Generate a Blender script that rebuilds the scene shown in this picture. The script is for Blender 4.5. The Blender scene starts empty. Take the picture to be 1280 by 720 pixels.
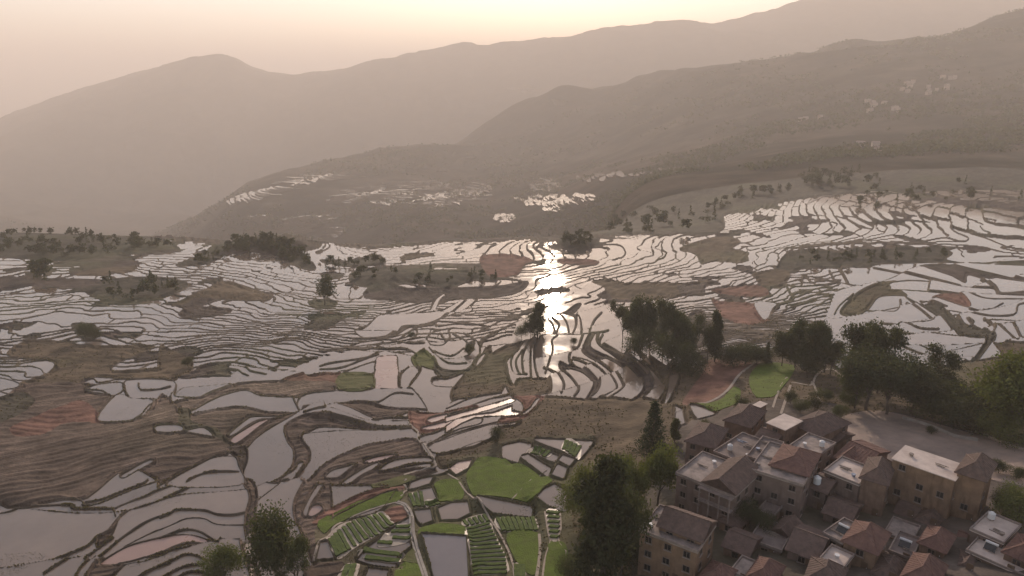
import bpy, bmesh, math, random
import numpy as np
from mathutils import Vector, Matrix

# ------------------------------------------------------------------ camera, world, sun, exposure
R = math.radians
scene = bpy.context.scene
COL = scene.collection
PITCH = R(16.1)
F = 865.0                                   # focal length in pixels of a 1280 wide frame
camd = bpy.data.cameras.new('camera'); cam = bpy.data.objects.new('camera', camd); COL.objects.link(cam)
camd.sensor_width = 36.0; camd.lens = 36.0*F/1280.0
camd.clip_start = 1.0; camd.clip_end = 60000.0
cam.location = (0, 0, 0)                    # the drone; the village lies about 75 m below it
cam.rotation_euler = (math.pi/2 - PITCH, 0, 0)
scene.camera = cam

SUN_EL, SUN_AZ = R(16.7), R(3.4)            # azimuth measured from +Y towards +X
world = bpy.data.worlds.new('World'); scene.world = world; world.use_nodes = True
wn = world.node_tree.nodes; wl = world.node_tree.links
sky = wn.new('ShaderNodeTexSky'); sky.sky_type = 'NISHITA'; sky.sun_disc = False
sky.sun_elevation = SUN_EL; sky.sun_rotation = SUN_AZ
sky.altitude = 1800; sky.air_density = 1.0; sky.dust_density = 1.2; sky.ozone_density = 1.0
bg = wn['Background']; bg.inputs['Strength'].default_value = 0.15
tint = wn.new('ShaderNodeMix'); tint.data_type = 'RGBA'; tint.blend_type = 'MULTIPLY'; tint.inputs['Factor'].default_value = 1.0
tint.inputs['B'].default_value = (1.0, 0.81, 0.66, 1)          # dusty evening air everywhere
wl.new(sky.outputs['Color'], tint.inputs['A']); wl.new(tint.outputs['Result'], bg.inputs['Color'])

sund = bpy.data.lights.new('sun', 'SUN'); sun = bpy.data.objects.new('sun', sund); COL.objects.link(sun)
sund.energy = 2.8; sund.angle = R(0.55); sund.color = (1.0, 0.80, 0.62)
sdir = Vector((math.sin(SUN_AZ)*math.cos(SUN_EL), math.cos(SUN_AZ)*math.cos(SUN_EL), math.sin(SUN_EL)))
sun.rotation_euler = sdir.to_track_quat('Z', 'Y').to_euler()

scene.view_settings.view_transform = 'Standard'; scene.view_settings.look = 'None'
scene.view_settings.exposure = 1.28; scene.view_settings.gamma = 1.0
try:
    scene.cycles.volume_bounces = 2
    scene.cycles.max_bounces = 8
    scene.cycles.volume_step_rate = 4.0
except Exception: pass

# ------------------------------------------------------------------ small helpers
def tag(o, label=None, cat=None, group=None, kind=None):
    if label: o['label'] = label
    if cat: o['category'] = cat
    if group: o['group'] = group
    if kind: o['kind'] = kind
    return o

def link(name, me, mat=None, parent=None):
    o = bpy.data.objects.new(name, me); COL.objects.link(o)
    if mat is not None: me.materials.append(mat)
    if parent is not None: o.parent = parent
    return o

def raw_mesh(name, co, quads, smooth=False):
    """fast mesh from an (n,3) array of points and an (m,4) array of quads"""
    me = bpy.data.meshes.new(name)
    co = np.ascontiguousarray(co, dtype=np.float32); q = np.ascontiguousarray(quads, dtype=np.int32)
    k = q.shape[1]
    me.vertices.add(len(co)); me.vertices.foreach_set('co', co.ravel())
    me.loops.add(q.size); me.loops.foreach_set('vertex_index', q.ravel())
    me.polygons.add(len(q)); me.polygons.foreach_set('loop_start', np.arange(0, q.size, k, dtype=np.int32))
    me.polygons.foreach_set('loop_total', np.full(len(q), k, dtype=np.int32))
    if smooth: me.polygons.foreach_set('use_smooth', np.ones(len(q), dtype=bool))
    me.update(calc_edges=True)
    return me

def vnoise(x, y, seed=0):
    """smooth value noise in [-1,1] on arrays"""
    xi = np.floor(x).astype(np.int64); yi = np.floor(y).astype(np.int64)
    fx = x-xi; fy = y-yi
    fx = fx*fx*fx*(fx*(fx*6-15)+10); fy = fy*fy*fy*(fy*(fy*6-15)+10)
    def h(a, b):
        n = (a*374761393 + b*668265263 + seed*1442695041) & 0xffffffff
        n = ((n ^ (n >> 13))*1274126177) & 0xffffffff
        n = (n ^ (n >> 16)) & 0xffffffff
        return n.astype(np.float64)/2147483648.0-1.0
    a = h(xi, yi); b = h(xi+1, yi); c = h(xi, yi+1); d = h(xi+1, yi+1)
    return (a*(1-fx)+b*fx)*(1-fy)+(c*(1-fx)+d*fx)*fy

def fbm(x, y, wl_, oct_=3, seed=0, gain=0.5):
    s = 0; a = 1.0
    for i in range(oct_):
        s = s+a*vnoise(x/wl_+i*17.3, y/wl_-i*9.1, seed+i*31); a *= gain; wl_ = wl_/2.1
    return s

# ------------------------------------------------------------------ materials
def nodes_of(m):
    m.use_nodes = True
    return m.node_tree.nodes, m.node_tree.links

def mat(name, color, rough=0.85, noise=0.25, scale=1.0, bump=0.0, bscale=None, color2=None, spec=0.3, attr=None, stretch=(1,1,1), metallic=0.0, rand=0.0, streak=0.0):
    m = bpy.data.materials.new(name); n, l = nodes_of(m)
    p = n['Principled BSDF']; p.inputs['Roughness'].default_value = rough
    p.inputs['Specular IOR Level'].default_value = spec; p.inputs['Metallic'].default_value = metallic
    geo = n.new('ShaderNodeNewGeometry')
    mp = n.new('ShaderNodeMapping'); mp.inputs['Scale'].default_value = stretch
    l.new(geo.outputs['Position'], mp.inputs['Vector'])
    t = n.new('ShaderNodeTexNoise'); t.inputs['Scale'].default_value = scale; t.inputs['Detail'].default_value = 6
    t.inputs['Roughness'].default_value = 0.65
    l.new(mp.outputs['Vector'], t.inputs['Vector'])
    r = n.new('ShaderNodeMapRange'); r.inputs['From Min'].default_value = 0.3; r.inputs['From Max'].default_value = 0.7
    r.inputs['To Min'].default_value = 0; r.inputs['To Max'].default_value = 1
    l.new(t.outputs['Fac'], r.inputs['Value'])
    mix = n.new('ShaderNodeMix'); mix.data_type = 'RGBA'
    c = tuple(color); c2 = tuple(color2) if color2 else tuple(x*(1-noise) for x in c)
    if attr:
        a = n.new('ShaderNodeAttribute'); a.attribute_name = attr
        k = n.new('ShaderNodeMix'); k.data_type = 'RGBA'; k.blend_type = 'MULTIPLY'; k.inputs['Factor'].default_value = 1
        l.new(a.outputs['Color'], k.inputs['A'])
        mix.inputs['A'].default_value = (1+noise, 1+noise, 1+noise, 1); mix.inputs['B'].default_value = (1-noise, 1-noise, 1-noise, 1)
        l.new(r.outputs['Result'], mix.inputs['Factor']); l.new(mix.outputs['Result'], k.inputs['B'])
        out = k.outputs['Result']
    else:
        mix.inputs['A'].default_value = (*c, 1); mix.inputs['B'].default_value = (*c2, 1)
        l.new(r.outputs['Result'], mix.inputs['Factor']); out = mix.outputs['Result']
    if rand:
        oi = n.new('ShaderNodeObjectInfo'); rr = n.new('ShaderNodeMapRange')
        rr.inputs['To Min'].default_value = 1-rand; rr.inputs['To Max'].default_value = 1+rand
        l.new(oi.outputs['Random'], rr.inputs['Value'])
        hv = n.new('ShaderNodeHueSaturation'); l.new(rr.outputs['Result'], hv.inputs['Value']); l.new(out, hv.inputs['Color'])
        out = hv.outputs['Color']
    if streak:
        t3 = n.new('ShaderNodeTexNoise'); t3.inputs['Scale'].default_value = 1.0; t3.inputs['Detail'].default_value = 4
        m3 = n.new('ShaderNodeMapping'); m3.inputs['Scale'].default_value = (1.1, 1.1, 0.22)
        l.new(geo.outputs['Position'], m3.inputs['Vector']); l.new(m3.outputs['Vector'], t3.inputs['Vector'])
        r3 = n.new('ShaderNodeMapRange'); r3.inputs['From Min'].default_value = 0.5; r3.inputs['From Max'].default_value = 0.75
        r3.inputs['To Max'].default_value = streak; l.new(t3.outputs['Fac'], r3.inputs['Value'])
        k3 = n.new('ShaderNodeMix'); k3.data_type = 'RGBA'; k3.inputs['B'].default_value = (c[0]*.4, c[1]*.4, c[2]*.4, 1)
        l.new(r3.outputs['Result'], k3.inputs['Factor']); l.new(out, k3.inputs['A']); out = k3.outputs['Result']
    l.new(out, p.inputs['Base Color'])
    if bump:
        t2 = n.new('ShaderNodeTexNoise'); t2.inputs['Scale'].default_value = bscale or scale*4; t2.inputs['Detail'].default_value = 5
        l.new(geo.outputs['Position'], t2.inputs['Vector'])
        b = n.new('ShaderNodeBump'); b.inputs['Strength'].default_value = 1.0; b.inputs['Distance'].default_value = bump
        l.new(t2.outputs['Fac'], b.inputs['Height']); l.new(b.outputs['Normal'], p.inputs['Normal'])
    return m

def water_mat(name, mud, rough=0.03, rand=0.2, spec=0.5):
    m = mat(name, mud, rough=rough, noise=0.22, scale=0.05, spec=spec, bump=0.0, rand=rand, color2=tuple(x*0.72 for x in mud))
    n, l = nodes_of(m); p = n['Principled BSDF']
    p.inputs['IOR'].default_value = 1.6
    geo = n.new('ShaderNodeNewGeometry')
    t = n.new('ShaderNodeTexNoise'); t.inputs['Scale'].default_value = 0.5; t.inputs['Detail'].default_value = 3
    l.new(geo.outputs['Position'], t.inputs['Vector'])
    b = n.new('ShaderNodeBump'); b.inputs['Strength'].default_value = 0.12; b.inputs['Distance'].default_value = 0.006
    l.new(t.outputs['Fac'], b.inputs['Height']); l.new(b.outputs['Normal'], p.inputs['Normal'])
    tr = n.new('ShaderNodeTexNoise'); tr.inputs['Scale'].default_value = 0.09; tr.inputs['Detail'].default_value = 5
    l.new(geo.outputs['Position'], tr.inputs['Vector'])
    rr = n.new('ShaderNodeMapRange'); rr.inputs['From Min'].default_value = 0.42; rr.inputs['From Max'].default_value = 0.68
    rr.inputs['To Min'].default_value = rough; rr.inputs['To Max'].default_value = rough+0.06
    l.new(tr.outputs['Fac'], rr.inputs['Value']); l.new(rr.outputs['Result'], p.inputs['Roughness'])
    return m

M = {}
M['ground'] = mat('hillside_soil_and_grass', (0.1, 0.08, 0.06), rough=0.95, noise=0.30, scale=0.22, bump=0.35, bscale=0.9, attr='albedo', spec=0.1)
M['far'] = mat('distant_slopes', (0.1, 0.08, 0.06), rough=1.0, noise=0.35, scale=0.012, attr='albedo', spec=0.0, bump=6.0, bscale=0.03)
M['water'] = water_mat('paddy_water', (0.19, 0.137, 0.10))
M['pink'] = water_mat('red_muddy_water', (0.33, 0.20, 0.155), rough=0.25, rand=0.1)
M['purple'] = water_mat('grey_muddy_water', (0.17, 0.14, 0.135), rough=0.12, rand=0.05)
# ------------------------------------------------------------------ the lie of the land
cp, sp = math.cos(PITCH), math.sin(PITCH)
def ray(px, py):
    """sight line through a point of the picture: x and z gained per metre of ground distance y"""
    dx = (px-640)/F; dy = (360-py)/F
    den = cp+dy*sp
    return dx/den, (-sp+dy*cp)/den

CT = []                                      # survey points: t = x/y, distance y, height z
ZS = 1.12
def cz(px, py, z): z *= ZS; t, s = ray(px, py); CT.append((t, z/s, z))
def cy(px, py, y): t, s = ray(px, py); CT.append((t, y, y*s))
def cd(px, y, z): CT.append((ray(px, 150)[0], y, z))
for p in [(0,720,-94),(0,600,-97),(0,500,-101),(0,420,-106),(0,350,-112),(0,305,-118),
          (213,720,-93),(213,600,-97),(213,480,-102),(213,400,-108),(213,340,-114),(213,310,-120),
          (427,720,-91),(427,600,-96),(427,480,-102),(427,400,-109),(427,345,-116),(427,315,-121),
          (640,720,-88),(640,600,-93),(640,540,-96),(640,480,-101),(640,400,-108),(640,340,-116),(640,303,-121),
          (740,700,-82),(740,600,-88),(720,520,-95),(760,440,-102),(760,300,-117),
          (850,700,-76),(850,600,-79),(850,540,-84),(850,500,-91),(850,440,-97),(850,380,-104),(850,330,-110),(850,290,-114),
          (1060,700,-74),(1060,600,-76),(1060,540,-79),(1060,480,-84),(1060,430,-94),(1060,380,-99),(1060,330,-103),(1060,285,-106),(1060,265,-106),
          (1279,700,-72),(1279,600,-74),(1279,520,-79),(1279,450,-89),(1279,400,-94),(1279,330,-99),(1279,285,-101),(1279,262,-99),
          (-150,500,-101),(-150,330,-115),(1430,500,-78),(1430,330,-97)]: cz(*p)
for p in [(0,900,-190),(213,900,-200),(427,900,-215),(640,900,-205),(-200,900,-185),
          (0,1500,-410),(213,1500,-430),(427,1400,-420),(640,1350,-390),(760,1150,-270),
          (0,2300,-560),(213,2200,-540),(427,1750,-450)]: cd(*p)
for p in [(500,290,1800),(500,262,2150),(427,240,2500),(427,215,2950),(300,275,2150),(560,225,2700),(640,290,1700),(640,250,2150),(640,225,2550),(640,180,3500),(560,200,3150),
          (480,196,3500),(350,222,3150),(255,262,2700),(213,180,5500),(60,185,5500),(0,240,4300),(427,150,5800),(130,240,4800),
          (760,270,1150),(760,220,1800),(760,170,3000),
          (850,262,900),(850,220,1400),(850,170,2300),(850,110,3200),(850,74,3700),
          (1060,245,800),(1060,205,1100),(1060,140,2000),(1060,54,3400),
          (1279,235,820),(1279,185,1200),(1279,100,2100),(1279,12,3300),(1450,200,1200),(1450,-20,3300),
          (700,112,3950),(640,140,4100),(590,165,4000)]: cy(*p)
SKYLINE = [(-150,190),(0,150),(60,127),(130,105),(200,86),(265,74),(290,77),(320,93),(355,97),(420,90),(480,74),(600,62),(700,50),(770,38),(850,28),(900,29),(940,20),(1000,2),(1100,-22),(1279,-34),(1450,-30)]
for a, b in SKYLINE: cy(a, b, 7300)
for a, b in SKYLINE[::3]: cy(a, b+26, 9800)
for a, z in [(255,-790),(350,-690),(480,-560),(590,-390),(700,-240),(850,-20),(1060,70),(1279,240),(1450,260)]: cd(a, 5000, z)
CT = np.array(CT)
def tps_fit(P, v):
    n = len(P); d = np.hypot(P[:, None, 0]-P[None, :, 0], P[:, None, 1]-P[None, :, 1])
    K = np.where(d > 0, d*d*np.log(d+1e-12), 0)+np.eye(n)*1e-3
    A = np.zeros((n+3, n+3)); A[:n, :n] = K; A[:n, n] = 1; A[:n, n+1:] = P; A[n, :n] = 1; A[n+1:, :n] = P.T
    return np.linalg.solve(A, np.concatenate([v, [0, 0, 0]]))
PT = np.stack([CT[:, 0]*2.2, np.log(CT[:, 1])], 1)
NEARK = CT[:, 1] < 1150
# heights are fitted as slopes seen from above, which keeps near and far evenly weighted
W_ = tps_fit(PT, CT[:, 2]/CT[:, 1])
LT = np.linspace(-2.3, 2.3, 521); LY = np.linspace(math.log(40), math.log(12000), 521)
gt, gy = np.meshgrid(LT, LY, indexing='ij'); Q = np.stack([gt.ravel()*2.2, gy.ravel()], 1)
LAT = np.zeros(len(Q))
for i in range(0, len(Q), 40000):
    q = Q[i:i+40000]; d = np.hypot(q[:, None, 0]-PT[None, :, 0], q[:, None, 1]-PT[None, :, 1])
    LAT[i:i+40000] = (d*d*np.log(d+1e-12)) @ W_[:len(PT)]+W_[len(PT)]+q @ W_[len(PT)+1:]
LAT = LAT.reshape(gt.shape)
def H0(x, y):
    y = np.maximum(y, 45.0)
    u = np.clip((x/y-LT[0])/(LT[1]-LT[0]), 0, len(LT)-1.001); v = np.clip((np.log(y)-LY[0])/(LY[1]-LY[0]), 0, len(LY)-1.001)
    i = u.astype(int); j = v.astype(int); a = u-i; b = v-j
    s = (LAT[i, j]*(1-a)+LAT[i+1, j]*a)*(1-b)+(LAT[i, j+1]*(1-a)+LAT[i+1, j+1]*a)*b
    return s*y
def sstep(a, b, v):
    t = np.clip((v-a)/(b-a), 0, 1); return t*t*(3-2*t)
MOUNDS = []                                  # hillocks: x, y, radius along x, radius along y, height
def H(x, y):
    h = H0(x, y)
    w = sstep(210, 360, y)
    h = h+w*(1.5*fbm(x, y*0.8, 120, 2, 5)+sstep(260, 560, y)*1.4*fbm(x, y, 230, 2, 9))
    f = sstep(1050, 1900, y)*(1-0.5*sstep(5800, 7200, y))*(1-0.7*sstep(1300, 1700, y)*(1-sstep(2600, 3200, y)))
    h = h+f*(38*fbm(x+0.3*y, y-0.3*x, 700, 4, 21)-30*np.abs(fbm(x+0.2*y, (y-x*.2)*0.55, 420, 3, 77)))
    h = h+sstep(5000, 6500, y)*26*fbm(x, y*.5, 300, 4, 4)
    h = np.where(h > 1100, 1100+190*np.tanh((h-1100)/400), h)
    for (mx, my, rx, ry, mh) in MOUNDS:
        r = ((x-mx)/rx)**2+((y-my)/ry)**2
        h = h+mh*np.exp(-r*1.5)
    return h

SY = np.exp(np.linspace(math.log(70), math.log(9500), 1900))
def hit(px, py):
    """where the sight line through picture points meets the land"""
    px = np.atleast_1d(np.asarray(px, float)); py = np.atleast_1d(np.asarray(py, float))
    ox = np.zeros(len(px)); oy = np.zeros(len(px))
    for i in range(len(px)):
        t, s = ray(px[i], py[i])
        d = H(t*SY, SY)-s*SY
        k = int(np.argmax(d > 0)); k = max(k, 1)
        a, b = d[k-1], d[k]; f = (0-a)/(b-a) if b != a else 0
        y = SY[k-1]+(SY[k]-SY[k-1])*min(max(f, 0), 1)
        ox[i] = t*y; oy[i] = y
    return ox, oy
def P3(px, py):
    x, y = hit(px, py); z = H(x, y)
    return Vector((float(x[0]), float(y[0]), float(z[0])))
for px, py, rx, ry, mh in [(340,312,50,34,13),(95,292,120,35,9),(270,372,40,14,2.5),(545,350,80,45,5),(725,306,38,26,5),(1090,312,70,24,3)]:
    x, y = hit(px, py); MOUNDS.append((float(x[0]), float(y[0])+5, rx, ry, mh))
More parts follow.
